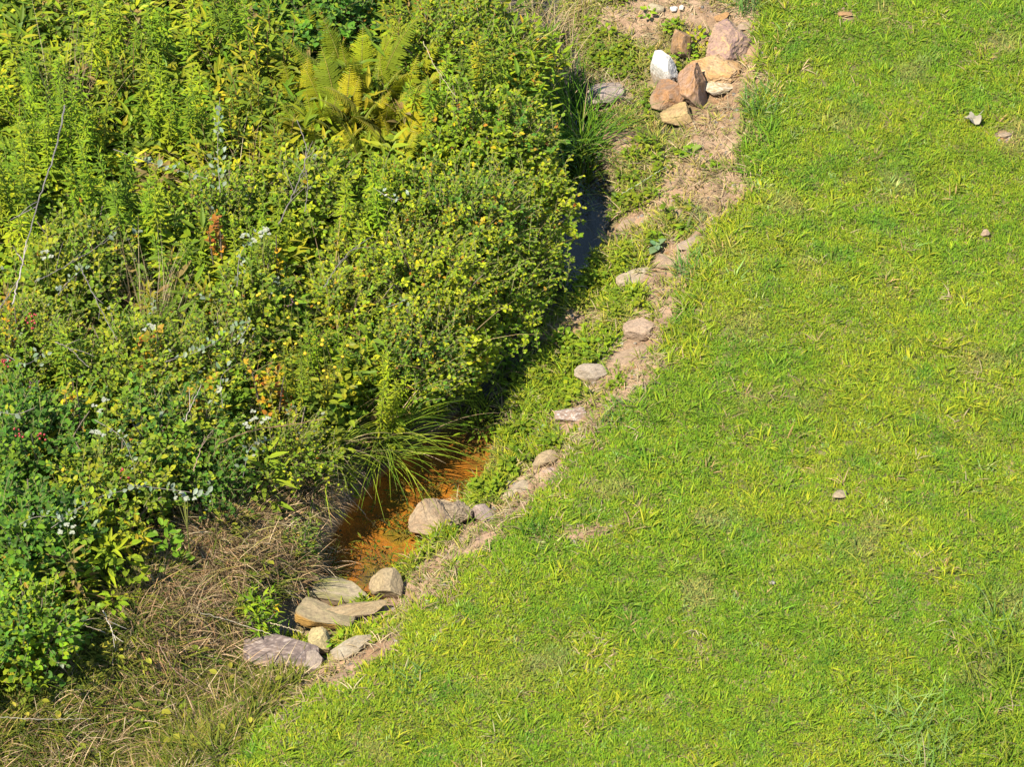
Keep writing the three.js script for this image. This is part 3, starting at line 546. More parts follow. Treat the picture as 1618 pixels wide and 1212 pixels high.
// a fern: fronds of two rows of toothed leaflets on a rib
function fern(label, u, v, h, o) {
  const r = rng(o.seed), c0 = at(u, v, h * .74), base = V(c0.x, H(c0.x, c0.z), c0.z), t = thing('fern', label, 'fern', base, o.group), n = o.n ?? 9;
  for (let k = 0; k < n; k++) {
    const a = (k + r() * .7) / n * TAU, L = h * (.75 + .45 * r()), lean = .05 + .32 * r(), path = [], N = 26; let th = lean * .5; const p = V(Math.cos(a) * .14 * r(), 0, Math.sin(a) * .14 * r()), d = V(Math.cos(a), 0, Math.sin(a));
    for (let j = 0; j <= N; j++) { path.push(p.clone()); th += (.004 + .03 * r() + lean * .03) * (.3 + 1.6 * j / N); p.addScaledVector(d, Math.sin(th) * L / N); p.y += Math.cos(th) * L / N; }
    const b = new MB(), hue = pick(C.fern, r), tint = .8 + .4 * r(), side0 = V(-d.z, 0, d.x), W = L * (.11 + .05 * r());
    for (let j = 9; j < N; j++) for (const f of [0, .5]) {
      const s = (j + f) / N, q = path[j].clone().lerp(path[j + 1], f), tan = path[j + 1].clone().sub(path[j]).normalize(), nn = side0.clone().cross(tan), len = (W * Math.sin(Math.PI * Math.pow((s - .3) / .7, .8)) ** .8 * (1.12 - .3 * s) + .006) * (.8 + .35 * r());
      for (const e of [-1, 1]) b.add(T.pinna[0], frame(q, side0.clone().multiplyScalar(e).addScaledVector(tan, .35 + .1 * (r() - .5)).addScaledVector(nn, -.12 + .2 * (r() - .5)), nn, len, .9), mul3(r() < .85 ? hue : pick(C.fern, r), tint * (.85 + .3 * r())));
    }
    const fr = mesh('frond', b.geo(), leafMat, t), ra = new MB(); ra.tube(path, .0035, .0008, [.24, .19, .03], 4, .1, r); mesh('rib', ra.geo(), stemMat, fr);
  }
  return t;
}
// a tussock of long arching blades, every blade a part
function tussock(name, label, u, v, o) {
  const r = rng(o.seed), base = at(u, v, o.base ?? 0), t = thing(name, label, o.category ?? 'grass clump', base, o.group); base.y = H(base.x, base.z); t.position.copy(base);
  for (let k = 0; k < o.n; k++) {
    const az = (o.az ?? 0) + (r() - .5) * (o.spread ?? TAU), d = V(Math.cos(az), 0, Math.sin(az)), L = mix(o.len[0], o.len[1], r()), q = Math.sqrt(r()) * (o.R ?? .06), a2 = r() * TAU, p = V(Math.cos(a2) * q, -.01, Math.sin(a2) * q), pts = [p.clone()], N = 9;
    let th = mix(o.lean[0], o.lean[1], r()); const bend = mix(o.bend[0], o.bend[1], r()), side = V(-d.z, 0, d.x), tw = (r() - .5) * .5;
    for (let s = 0; s < N; s++) { p.addScaledVector(d, Math.sin(th) * L / N).addScaledVector(side, tw * L / N * s / N); p.y += Math.cos(th) * L / N; th = Math.min(2.6, th + bend / N * (.5 + s / N)); pts.push(p.clone()); }
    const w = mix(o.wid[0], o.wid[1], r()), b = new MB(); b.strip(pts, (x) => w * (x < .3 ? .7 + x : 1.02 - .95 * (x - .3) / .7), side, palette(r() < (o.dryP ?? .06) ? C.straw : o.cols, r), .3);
    mesh('blade', b.geo(), grassMat, t);
  }
  return t;
}
const bladeCols = [[.11, .19, .007], [.16, .215, .010], [.21, .25, .016], [.08, .14, .008]], blueCols = [[.085, .19, .026], [.115, .215, .045], [.065, .15, .022], [.19, .27, .08]], darkCols = [[.05, .125, .006], [.07, .155, .007], [.11, .19, .008]];

// leafy shrubs of the thicket's right half, above the stream
const shrubO = (seed, o) => ({ seed, tpl: T.ovate, size: [.024, .043], n: Math.round(1050 * (o.R ?? .4)), cols: C.shrub, accent: [...C.yellow, ...C.orange], accentP: .022, twigAccent: .012, own: 230, ...o });
[ ['yellow-green leafy shrub whose shaded edge overhangs the blue water', 842, 318, .85, .34, {}],
  ['leafy shrub with a large yellow leaf above the dark gap by the water', 820, 398, .88, .38, { accentP: .03 }],
  ['leafy shrub between the fern patch and the shrub at the water', 745, 330, .95, .46, {}],
  ['dense yellow-green shrub in the middle of the thicket above the sedge', 690, 440, .98, .48, { accentP: .03 }],
  ['small-leaved shrub at the lower right corner of the thicket', 785, 480, .75, .34, {}],
  ['leafy shrub with scattered yellow leaves directly above the arching sedge', 650, 545, .80, .42, { accentP: .035 }],
  ['shrub edge over the weedy bank where the dark gap meets the sedge', 722, 550, .68, .31, {}],
  ['light yellow-green shrub right of the ferns and below the tree-top edge', 745, 215, .90, .44, { cols: [...C.shrub, ...C.fresh] }],
  ['bright small-leaved shrub left of the tall dark grass clump', 812, 215, .72, .34, { size: [.024, .040] }],
  ['light green shrub at the top edge right of the ferns', 700, 70, .85, .46, { cols: C.fresh, size: [.026, .044] }],
  ['low shrub with narrow pale leaves at the top, next to the dry grass', 800, 95, .6, .38, { cols: [...C.fresh, ...C.willow], tpl: T.lance, size: [.05, .085], own: 120 }],
  ['darker leafy shrub left of the dense middle shrub', 590, 400, .88, .40, { cols: [...C.olive, ...C.shrub] }],
  ['leafy shrub above the yellow button flowers', 550, 480, .82, .36, { cols: [...C.olive, ...C.shrub] }],
  ['leafy shrub under the lower fern fronds', 640, 315, .85, .38, {}],
  ['dark green bush at the top edge behind the ferns', 520, 25, .85, .42, { cols: C.deep, size: [.034, .056] }],
].forEach(([l, u, v, h, R, o], k) => bush('leafy_shrub', 'shrub', l, u, v, h * .84, R, shrubO(200 + k, { R, cols: [C.shrub, [...C.shrub, ...C.fresh], [...C.shrub, ...C.olive, ...C.deep]][k % 3], ...o })));
// silver-leaved and bramble-like bushes of the left half
const oliveO = (seed, o) => ({ seed, tpl: [...T.oval, ...T.ovate], size: [.026, .046], cols: C.olive, accent: [...C.silver, ...C.silver, ...C.yellow, ...C.orange], accentP: .012, twigAccent: .006, own: 110, ...o });
[ ['green bush with red berries at the left edge', 45, 545, .85, .42, {}],
  ['grey-green bush with pale leaves under the crossed bare twigs', 95, 455, .80, .38, {}],
  ['bush with pale silvery leaves below the white flower heads', 205, 585, .82, .44, {}],
  ['green bush left of the orange-leaved sapling', 270, 690, .78, .42, { cols: [...C.olive, ...C.deep] }],
  ['dark green bush with a red berry bunch at the left edge, lower down', 55, 690, .85, .44, { cols: C.deep }],
  ['bush with whitish sprays along the lower rim of the thicket', 180, 770, .72, .42, {}],
  ['round-leaved dark green bush at the left edge above the dry grass', 50, 850, .80, .42, { cols: C.deep, tpl: T.oval, size: [.032, .052], own: 200 }],
  ['lowest green bush at the left edge beside the dry grass', 45, 985, .70, .34, { cols: [...C.deep, ...C.fresh], own: 150 }],
  ['bush with silvery leaf sprays left of the yellow button flowers', 340, 560, .80, .40, {}],
  ['shaded green bush below the orange-leaved sapling', 330, 735, .60, .34, { cols: C.deep }],
  ['olive green bush around the bare grey branch near the ferns', 490, 300, .80, .38, { cols: [...C.olive, ...C.shrub] }],
  ['bush with small dark berries in the middle of the left thicket', 400, 480, .85, .36, { cols: C.olive }],
  ['low bush between the brown cane and the sedge clump', 455, 700, .55, .32, { cols: [...C.olive, ...C.shrub], size: [.022, .036] }],
  ['green bush behind the white flower cluster and the orange twig', 360, 330, .80, .36, { cols: [...C.fresh, ...C.olive] }],
  ['bush with pale sprays below the tall left stalks', 130, 395, .75, .36, {}],
  ['small shaded bush overhanging the hollow left of the orange water', 470, 850, .30, .15, { cols: [...C.deep, ...C.olive], size: [.02, .034], n: 170, own: 40 }],
  ['low leafy plant rooted below the overhanging dead grass', 405, 965, .34, .16, { cols: C.fresh, n: 70, tpl: T.lance, size: [.05, .09], own: 30, stems: 4 }],
].forEach(([l, u, v, h, R, o], k) => bush('olive_bush', 'bush', l, u, v, h, R, oliveO(240 + k, o)));
// tall upright stalks
const rodO = (seed, o) => ({ seed, n: 9, per: 92, tpl: [...T.narrow, ...T.lance], size: [.050, .085], cols: C.rod, ...o });
[ ['tall narrow-leaved stalks at the upper left corner', 40, 120, 1.05, .22, {}], ['tall bright stalks a little in from the left edge below the corner', 75, 215, 1.1, .22, {}], ['tall yellow-green stalks at the left edge beside the dark stick', 30, 300, 1.05, .2, {}],
  ['tall stalks right of the long dark stick', 165, 300, 1.0, .2, {}], ['stalks behind the dead brown plant near the top', 170, 60, 1.0, .24, {}], ['thick stand of stalks at the top edge left of centre', 270, 60, 1.0, .26, { n: 9 }], ['stalks at the top edge left of the dark green bush', 385, 45, .95, .24, {}],
  ['stalks in the middle of the upper left thicket', 245, 170, .95, .22, {}], ['stalks above the silvery spray in the upper left thicket', 320, 190, .95, .2, {}], ['leafy stalks below the small orange twig', 375, 445, .9, .16, { n: 6, size: [.04, .065] }], ['leafy stalks right of the orange twig', 425, 385, .85, .16, { n: 5, size: [.04, .065] }],
  ['stalks between the long stick and the white flower cluster', 225, 345, .9, .2, {}], ['short stalks at the left edge under the tall ones', 40, 390, .8, .18, { n: 6 }], ['lone bright stalks in the dark hollow left of centre', 300, 420, .8, .14, { n: 4 }], ['stalks above the crossed bare twigs', 130, 205, 1.0, .2, {}],
  ['thin upright stalks rising between the middle shrubs', 600, 330, 1.05, .16, { n: 6 }], ['upright stalks above the arching grey twig', 560, 345, 1.0, .14, { n: 5 }], ['upright stalks on the crest of the light green shrub', 760, 130, .95, .18, { n: 6, cols: C.willow }], ['upright stalks between the pale grass and the light green shrub', 690, 160, .95, .16, { n: 6 }], ['slender stalks by the yellow button flowers', 505, 545, .85, .16, { n: 6, size: [.035, .06] }], ['slender stalks behind the sedge clump', 590, 610, .8, .18, { n: 7, size: [.035, .06], cols: C.shrub }], ['tall stalks in the lower left bushes by the red berries', 110, 560, 1.0, .14, { n: 4, cols: C.olive }], ['slender yellowish stalks right of the orange-leaved sapling', 475, 610, .8, .16, { n: 7, size: [.03, .055], cols: C.willow }],
].forEach(([l, u, v, h, R, o], k) => stalks('goldenrod', 'tall herb', l, u, v, h, R, rodO(280 + k, o)));
const willO = (seed, o) => ({ seed, n: 9, per: 26, tpl: T.lance, size: [.075, .125], cols: C.willow, lift: .55, stem: redStem, ...o });
[ ['long-leaved yellowish herb left of the ferns', 425, 95, .8, .24, {}], ['long-leaved yellowish herb with tan tips above the grey branch', 400, 165, .8, .22, {}], ['long-leaved herb around the dry litter in the upper left', 350, 235, .7, .2, { n: 7 }], ['long-leaved herb left of the bare grey branch', 420, 250, .7, .2, {}], ['long-leaved yellow-green herb at the tip of the upper left thicket', 205, 120, .8, .2, {}], ['long-leaved herb right of the ferns near the dark bush', 640, 55, .75, .2, {}], ['pale long-leaved herb below the pale dry grass stems', 255, 470, .6, .16, { n: 6 }], ['long-leaved herb beside the silvery spray in mid thicket', 330, 500, .55, .14, { n: 5 }],
].forEach(([l, u, v, h, R, o], k) => stalks('long_leaved_herb', 'herb', l, u, v, h, R, willO(310 + k, o)));
[ ['leftmost yellow fern, beside the long-leaved herb', 478, 150, .50, 9], ['tallest yellow fern at the back of the fern patch', 565, 95, .56, 10], ['bright yellow fern in the middle of the fern patch', 540, 160, .52, 10], ['yellow-green fern at the right side of the fern patch', 618, 140, .52, 10], ['fern leaning over the dark hollow at the lower right of the patch', 640, 205, .46, 8], ['lowest yellow fern, pointing down from the patch', 590, 255, .46, 9], ['small shaded fern at the upper left of the patch', 500, 80, .44, 7], ['fern between the tallest fern and the bright middle one', 590, 150, .5, 9], ['low fern at the lower left edge of the fern patch', 505, 205, .46, 8], ['fern at the top right of the patch below the light green shrub', 640, 105, .5, 8],
].forEach(([l, u, v, h, n], k) => fern(l, u, v + 4, h * 1.33, { seed: 330 + k, n: n + 2 }));

// arching grasses and sedges
tussock('sedge', 'large sedge clump arching over the upper end of the orange pool', 600, 722, { seed: 400, n: 230, len: [.4, .85], lean: [.15, .9], bend: [.9, 2], wid: [.006, .010], cols: bladeCols, R: .09, az: -.2, spread: 4.4, base: .0, category: 'sedge' });
tussock('sedge', 'smaller sedge clump left of the large one, with brown blades', 515, 728, { seed: 401, n: 110, len: [.3, .6], lean: [.2, 1.1], bend: [.8, 1.9], wid: [.005, .008], cols: bladeCols, R: .08, dryP: .3, category: 'sedge' });
tussock('tall_grass', 'tall dark green grass clump at the upper right of the thicket', 918, 262, { seed: 402, n: 210, len: [.4, .8], lean: [.05, .55], bend: [.7, 1.9], wid: [.007, .012], cols: darkCols, R: .16 });
tussock('tall_grass', 'green grass along the hidden stream at the top', 868, 110, { seed: 411, n: 130, len: [.3, .6], lean: [.1, .9], bend: [.5, 1.6], wid: [.005, .009], cols: [...bladeCols, ...C.straw], dryP: .2, R: .2 });
tussock('tall_grass', 'bright grass clump behind the tall dark green one', 862, 190, { seed: 403, n: 90, len: [.3, .55], lean: [.05, .5], bend: [.5, 1.5], wid: [.006, .010], cols: bladeCols, R: .1 });
tussock('tall_grass', 'dark green grass leaning over the channel above the tall clump', 905, 190, { seed: 412, n: 140, len: [.35, .65], lean: [.1, .7], bend: [.7, 1.8], wid: [.006, .010], cols: darkCols, R: .14 });
tussock('tall_grass', 'bright grass spilling over the channel under the thicket edge', 868, 470, { seed: 414, n: 110, len: [.14, .36], lean: [.2, 1.1], bend: [.5, 1.5], wid: [.005, .009], cols: [...bladeCols, ...darkCols], R: .15 });
tussock('tall_grass', 'green grass in the channel between the thicket edge and the flat slab', 830, 525, { seed: 415, n: 110, len: [.14, .34], lean: [.2, 1.1], bend: [.5, 1.5], wid: [.005, .009], cols: bladeCols, R: .15 });
tussock('tall_grass', 'dark grass hanging over the blue water from the thicket edge', 905, 300, { seed: 416, n: 120, len: [.3, .6], lean: [.3, 1.0], bend: [.7, 1.8], wid: [.005, .010], cols: [...darkCols, ...bladeCols], R: .13 });
tussock('rush', 'straw-pale rush blades bending over the blue water', 895, 345, { seed: 404, n: 30, len: [.25, .5], lean: [.5, 1.3], bend: [.3, 1.2], wid: [.004, .007], cols: [...bladeCols, ...C.straw], dryP: .35, R: .05, category: 'rush' });
tussock('tall_grass', 'dark grass in the gap below the thicket edge above the weeds', 800, 590, { seed: 405, n: 60, len: [.15, .35], lean: [.1, .9], bend: [.5, 1.5], wid: [.005, .009], cols: darkCols, R: .12 });
tussock('tall_grass', 'bright leaning grass at the upper right rim of the orange pool', 765, 655, { seed: 406, n: 110, len: [.14, .34], lean: [.2, 1.1], bend: [.5, 1.5], wid: [.006, .010], cols: [[.15, .19, .007], [.12, .17, .007]], R: .16 });
tussock('tall_grass', 'thin green grass growing in the orange pool water', 610, 790, { seed: 407, n: 18, len: [.08, .24], lean: [.4, 1.4], bend: [.3, 1.3], wid: [.004, .007], cols: bladeCols, R: .2 });
tussock('tall_grass', 'short green grass at the near rim of the orange pool', 668, 885, { seed: 408, n: 45, len: [.08, .18], lean: [.2, 1.1], bend: [.5, 1.4], wid: [.005, .008], cols: [[.15, .19, .008], [.11, .165, .007]], R: .16 });
tussock('tall_grass', 'green grass between the boulder and the dirt above the pool', 745, 848, { seed: 409, n: 45, len: [.08, .2], lean: [.2, 1.1], bend: [.5, 1.4], wid: [.005, .008], cols: [[.14, .18, .008], [.10, .16, .007]], R: .14 });
tussock('tall_grass', 'mixed grass at the top edge beside the light green shrub', 838, 25, { seed: 413, n: 130, len: [.25, .5], lean: [.1, 1], bend: [.5, 1.6], wid: [.005, .009], cols: [...bladeCols, ...C.straw], dryP: .2, R: .2 });
tussock('tall_grass', 'pale mixed grass at the top edge right of the thicket', 890, 40, { seed: 410, n: 120, len: [.15, .4], lean: [.2, 1], bend: [.5, 1.6], wid: [.004, .008], cols: [...bladeCols, ...C.straw], dryP: .35, R: .22 });
// blue-green tufts of the lawn
[ ['bluish green tuft at the top where lawn meets the dirt', 1205, 165, 130, .15, [.07, .16], blueCols], ['bluish long blades lying over the stone at the top edge', 1185, 12, 70, .12, [.15, .34], blueCols], ['bluish tuft on the bank beside the narrow standing rock', 1090, 428, 90, .10, [.08, .2], blueCols], ['dark green tuft on the lawn right of the purplish bank rock', 855, 835, 110, .12, [.05, .13], darkCols],
  ['pale bluish long tuft near the bottom right corner', 1445, 1165, 170, .28, [.10, .26], [[.16, .26, .045], [.22, .30, .08], [.11, .21, .03]]], ['long green blades at the right edge near the bottom', 1590, 1070, 150, .26, [.14, .34], bladeCols], ['long arching blades at the right edge above the corner', 1570, 990, 90, .24, [.12, .30], [...bladeCols, ...blueCols]], ['long blades in the very bottom right corner', 1570, 1190, 120, .24, [.14, .32], bladeCols], ['bluish thin tuft at the dirt edge under the pink rock', 985, 660, 70, .14, [.05, .12], blueCols], ['grey-green tuft beside the broad-leaved weed on the bank', 1110, 350, 60, .12, [.06, .15], [[.13, .17, .05], [.17, .18, .07]]], ['bluish tuft beside the lower end of the dirt bank', 650, 1075, 60, .1, [.05, .12], blueCols],
].forEach(([l, u, v, n, R, len, cols], k) => tussock('grass_tuft', l, u, v, { seed: 420 + k, n, R, len, cols, lean: [.1, 1.0], bend: [.6, 1.7], wid: [.005, .0085], category: 'grass tuft', dryP: .05 }));
// dead grass clumps
[ ['dead straw clump drooping over the bank left of the pool', 440, 815, 120, .2, [.07, .2]], ['dead straw tuft hanging into the dark hollow beside the pool', 470, 790, 70, .12, [.08, .2]], ['pale straw tuft lying over the grey pink rock at the top', 968, 150, 70, .1, [.12, .3]], ['dead brown plant stalks near the upper left corner', 95, 110, 70, .12, [.8, 1.15]], ['pale dry grass stems standing in the left thicket', 235, 445, 80, .12, [.7, 1.05]], ['dry brown leaf litter clump left of the grey branch', 370, 265, 80, .16, [.65, .95]], ['dead straw clump at the foot of the thicket, lower left', 235, 915, 120, .14, [.14, .34]], ['pale straw tuft in the middle of the brown grass slope', 290, 960, 120, .14, [.14, .32]], ['dead brown tuft left of the purplish slab', 340, 1020, 110, .13, [.12, .3]], ['dead brown clump under the olive bush by the button flowers', 430, 555, 70, .14, [.45, .8]], ['dry grass clump near the bottom left corner', 90, 1160, 110, .14, [.14, .32]],
].forEach(([l, u, v, n, R, len], k) => tussock('dry_grass_clump', l, u, v, { seed: 450 + k, n, R, len, cols: [[.40, .30, .175], [.33, .235, .135], [.48, .38, .24], [.27, .185, .11]], lean: k < 2 ? [.6, 1.7] : k === 3 || k === 4 ? [0, .35] : k === 5 || k === 9 ? [.1, .8] : [.3, 1.4], bend: k === 3 || k === 4 ? [0, .5] : [.6, 1.6], wid: [.003, .0055], category: 'dry grass', dryP: .2, base: k < 2 ? .05 : [.05, .05, 0, .75, .7, .6, 0, 0, 0, .4, 0][k] }));

// ------------------------------------------------------------------ sprays, berries, flowers, twigs, weeds
const nearest = (p) => scene.children.filter((o) => o.name.startsWith('olive_bush') || o.name.startsWith('leafy_shrub')).sort((a, b) => Math.hypot(a.position.x - p.x, a.position.z - p.z) - Math.hypot(b.position.x - p.x, b.position.z - p.z))[0];
function smoothPath(list, n) { return new THREE.CatmullRomCurve3(list.map(([u, v, h]) => at(u, v, h))).getPoints(n); }
// a cane of a bush whose leaves show their pale undersides
function spray(list, seed, { cols = C.silver, size = [.024, .042], step = .026 } = {}) {
  const r = rng(seed), pts = smoothPath(list.map(([u, v, h]) => [u + (r() - .5) * 14, v + (r() - .5) * 14, h - .06]), 24), b = nearest(pts[12]), loc = pts.map((p) => p.clone().sub(b.position)), tb = new MB(); tb.tube(loc, .0025, .0012, greyBark, 5, .3, r);
  const cane = mesh('cane', tb.geo(), stemMat, b); let run = 0, side = 1;
  for (let k = 1; k < loc.length; k++) {
    run += loc[k].distanceTo(loc[k - 1]);
    while (run > step) {
      run -= step * (.2 + 1.7 * r() * r()); side = -side;
      const tan = loc[k].clone().sub(loc[k - 1]).normalize(), ac = tan.clone().cross(V(0, 1, 0)).normalize().multiplyScalar(side), d = ac.addScaledVector(tan, .5).add(V((r() - .5) * .6, .75 + .5 * r(), (r() - .5) * .6));
      const q = mesh('leaf', tplGeo(pick(T.oval, r)), toneMat(r() < .58 ? palette(cols, r) : palette(C.olive, r)), cane);
      q.applyMatrix4(frame(loc[k].clone().add(V((r() - .5) * .07, (r() - .6) * .05, (r() - .5) * .07)), d, TOCAM.clone().addScaledVector(SUN, .5).add(V((r() - .5) * 1.4, (r() - .5), (r() - .5) * 1.4)), mix(size[0], size[1], r()) * (.6 + .7 * r())));
    }
  }
}
[ [[345, 305, .85], [350, 235, .95], [353, 160, 1]], [[178, 240, .95], [240, 258, .95], [322, 278, .9]], [[265, 565, .8], [325, 548, .85], [372, 508, .8]], [[345, 645, .75], [352, 600, .8], [372, 572, .8]], [[12, 560, .9], [45, 575, .9], [75, 560, .85]], [[85, 470, .85], [108, 448, .9], [130, 420, .9]], [[75, 838, .75], [150, 795, .8], [230, 768, .75]], [[205, 765, .7], [285, 772, .65], [340, 778, .55]], [[150, 660, .85], [190, 690, .85], [215, 735, .8]], [[590, 300, .9], [620, 316, .9], [650, 308, .9]], [[612, 480, .95], [636, 474, 1], [658, 466, 1]], [[370, 455, .85], [385, 410, .9], [402, 372, .9]], [[60, 640, .9], [20, 655, .9], [-20, 640, .9]], [[380, 540, .8], [395, 500, .85], [372, 520, .8]], [[30, 830, .85], [60, 815, .85], [110, 815, .8]], [[430, 690, .55], [395, 712, .6], [380, 760, .5]],
].forEach((p, k) => spray(p, 600 + k, k === 9 ? { cols: [[.36, .40, .30], [.30, .36, .22]] } : {}));
{ // berries: red bunches on the bushes at the left
  const g = new THREE.IcosahedronGeometry(.006, 2), red = new THREE.MeshPhysicalMaterial({ color: new THREE.Color().setRGB(.22, .010, .012), roughness: .35, clearcoat: .5 }), dark = new THREE.MeshPhysicalMaterial({ color: new THREE.Color().setRGB(.05, .015, .02), roughness: .4 }), r = rng(640);
  for (const [u, v, h, n, m] of [[50, 500, .9, 9, red], [48, 512, .9, 7, red], [8, 576, .92, 9, red], [28, 684, .9, 8, red], [64, 690, .9, 7, red], [196, 748, .8, 7, red], [455, 478, .9, 7, dark], [55, 606, .9, 5, dark]])
    for (let k = 0; k < n; k++) { const p = at(u + (r() - .5) * 16, v + (r() - .5) * 16, h + .03 * r()), b = nearest(p), q = mesh('berry', g, m, b); q.position.copy(p.sub(b.position)); q.scale.setScalar(.8 + .5 * r()); }
}
// flat heads of tiny white flowers on thin stalks
function whiteFlower(label, u, v, h, n, R, seed) {
  const r = rng(seed), top = at(u, v, h), base = V(top.x, H(top.x, top.z), top.z), t = thing('white_flower', label, 'flower', base), fl = new MB(), pet = leafTpl(.7, 2, { fold: .1, curl: .1, peak: .6 });
  for (let k = 0; k < n; k++) {
    const a = r() * TAU, q = R * Math.sqrt(r()), p = V(Math.cos(a) * q, h - .25 * q + .015 * r(), Math.sin(a) * q), st = new MB(); st.tube(arc(V(0, h * .6, 0), p, .0, 3), .0022, .0012, greenStem, 3, .2, r); mesh('stem', st.geo(), stemMat, t);
    const m = new MB(); for (let f = 0; f < 7; f++) { const o = p.clone().add(V((r() - .5) * .022, .006 * r(), (r() - .5) * .022)); for (let e = 0; e < 5; e++) { const g = e / 5 * TAU + r(); m.add(pet, frame(o, V(Math.cos(g), .35, Math.sin(g)), V(0, 1, 0), .0085), palette(C.white, r)); } }
    mesh('flower_head', m.geo(), leafMat, t, 'stuff');
  }
  const st = new MB(); st.tube(arc(V(), V(0, h * .62, 0), .02), .005, .003, greenStem, 5, .2, r); mesh('stem', st.geo(), stemMat, t);
  return t;
}
[ ['broad white flower cluster in the middle of the left thicket', 405, 370, .98, 13, .09], ['small white flower head below the pale dry grass stems', 232, 521, .88, 6, .05], ['creamy white flower cluster next to the orange-leaved sapling', 404, 662, .72, 10, .08], ['faint white flower head left of the shaded bush', 162, 640, .92, 6, .05], ['whitish flower head low on the thicket rim', 292, 792, .62, 8, .07], ['pale flower head at the lower left rim beside a silvery spray', 110, 835, .82, 6, .06], ['white flower head at the left by the grey-green bush', 72, 405, .9, 5, .05], ['pale flower head between the lower bushes of the rim', 152, 688, .9, 6, .05],
].forEach(([l, u, v, h, n, R], k) => whiteFlower(l, u, v, h - .05, Math.ceil(n * .8), R, 660 + k));
{ // yellow button flowers
  const r = rng(680), g = new THREE.SphereGeometry(.0085, 9, 6); g.scale(1, .62, 1);
  const m = new THREE.MeshStandardMaterial({ color: new THREE.Color().setRGB(.42, .27, .006), roughness: .9 });
  for (const [l, u, v, n, sp] of [['yellow button flowers above the dead brown clump', 470, 520, 9, 55], ['yellow button flowers right of the dead brown clump', 520, 560, 9, 45], ['few yellow button flowers left of the dense middle shrub', 445, 490, 6, 40]]) {
    const c = at(u, v, .5), base = V(c.x, H(c.x, c.z), c.z), t = thing('button_flower', l, 'flower', base);
    for (let k = 0; k < n; k++) { const p = at(u + (r() - .5) * sp * 2, v + (r() - .5) * sp * 1.6, .75 + .1 * r()).sub(base), b = new MB(); b.tube(arc(V((r() - .5) * .05, 0, (r() - .5) * .05), p, .03, 7), .0028, .0014, greenStem, 4, .2, r); mesh('stem', b.geo(), stemMat, t); const q = mesh('flower_head', g, m, t); q.position.copy(p); q.scale.setScalar(.9 + .5 * r()); q.rotation.set(r() - .5, 0, r() - .5); }
  }
}
// saplings in autumn colour
[ ['orange-leaved sapling in the lower middle of the left thicket', 320, 645, .82, .13, 26], ['golden orange sapling left of the brown cane', 425, 622, .72, .16, 34], ['red-orange twig of leaves in the middle of the left thicket', 345, 382, .85, .09, 12], ['small rusty leaf sprig right of the stalks', 428, 418, .8, .08, 8], ['faded orange sprig in the lower left thicket', 120, 660, .9, .09, 14], ['orange leaf sprig near the left edge above the berries', 20, 520, .95, .09, 14], ['yellowing sprig under the pale dry grass stems', 235, 560, .88, .09, 12],
].forEach(([l, u, v, h, R, n], k) => bush('autumn_sapling', 'sapling', l, u, v, h, R, { seed: 700 + k, tpl: T.ovate, size: [.03, .05], cols: k === 2 ? [C.orange[2], C.orange[0]] : [...C.orange, ...C.yellow], accent: C.shrub, accentP: .2, own: 120, n, stems: 3, twig: .12, per: 5 }));
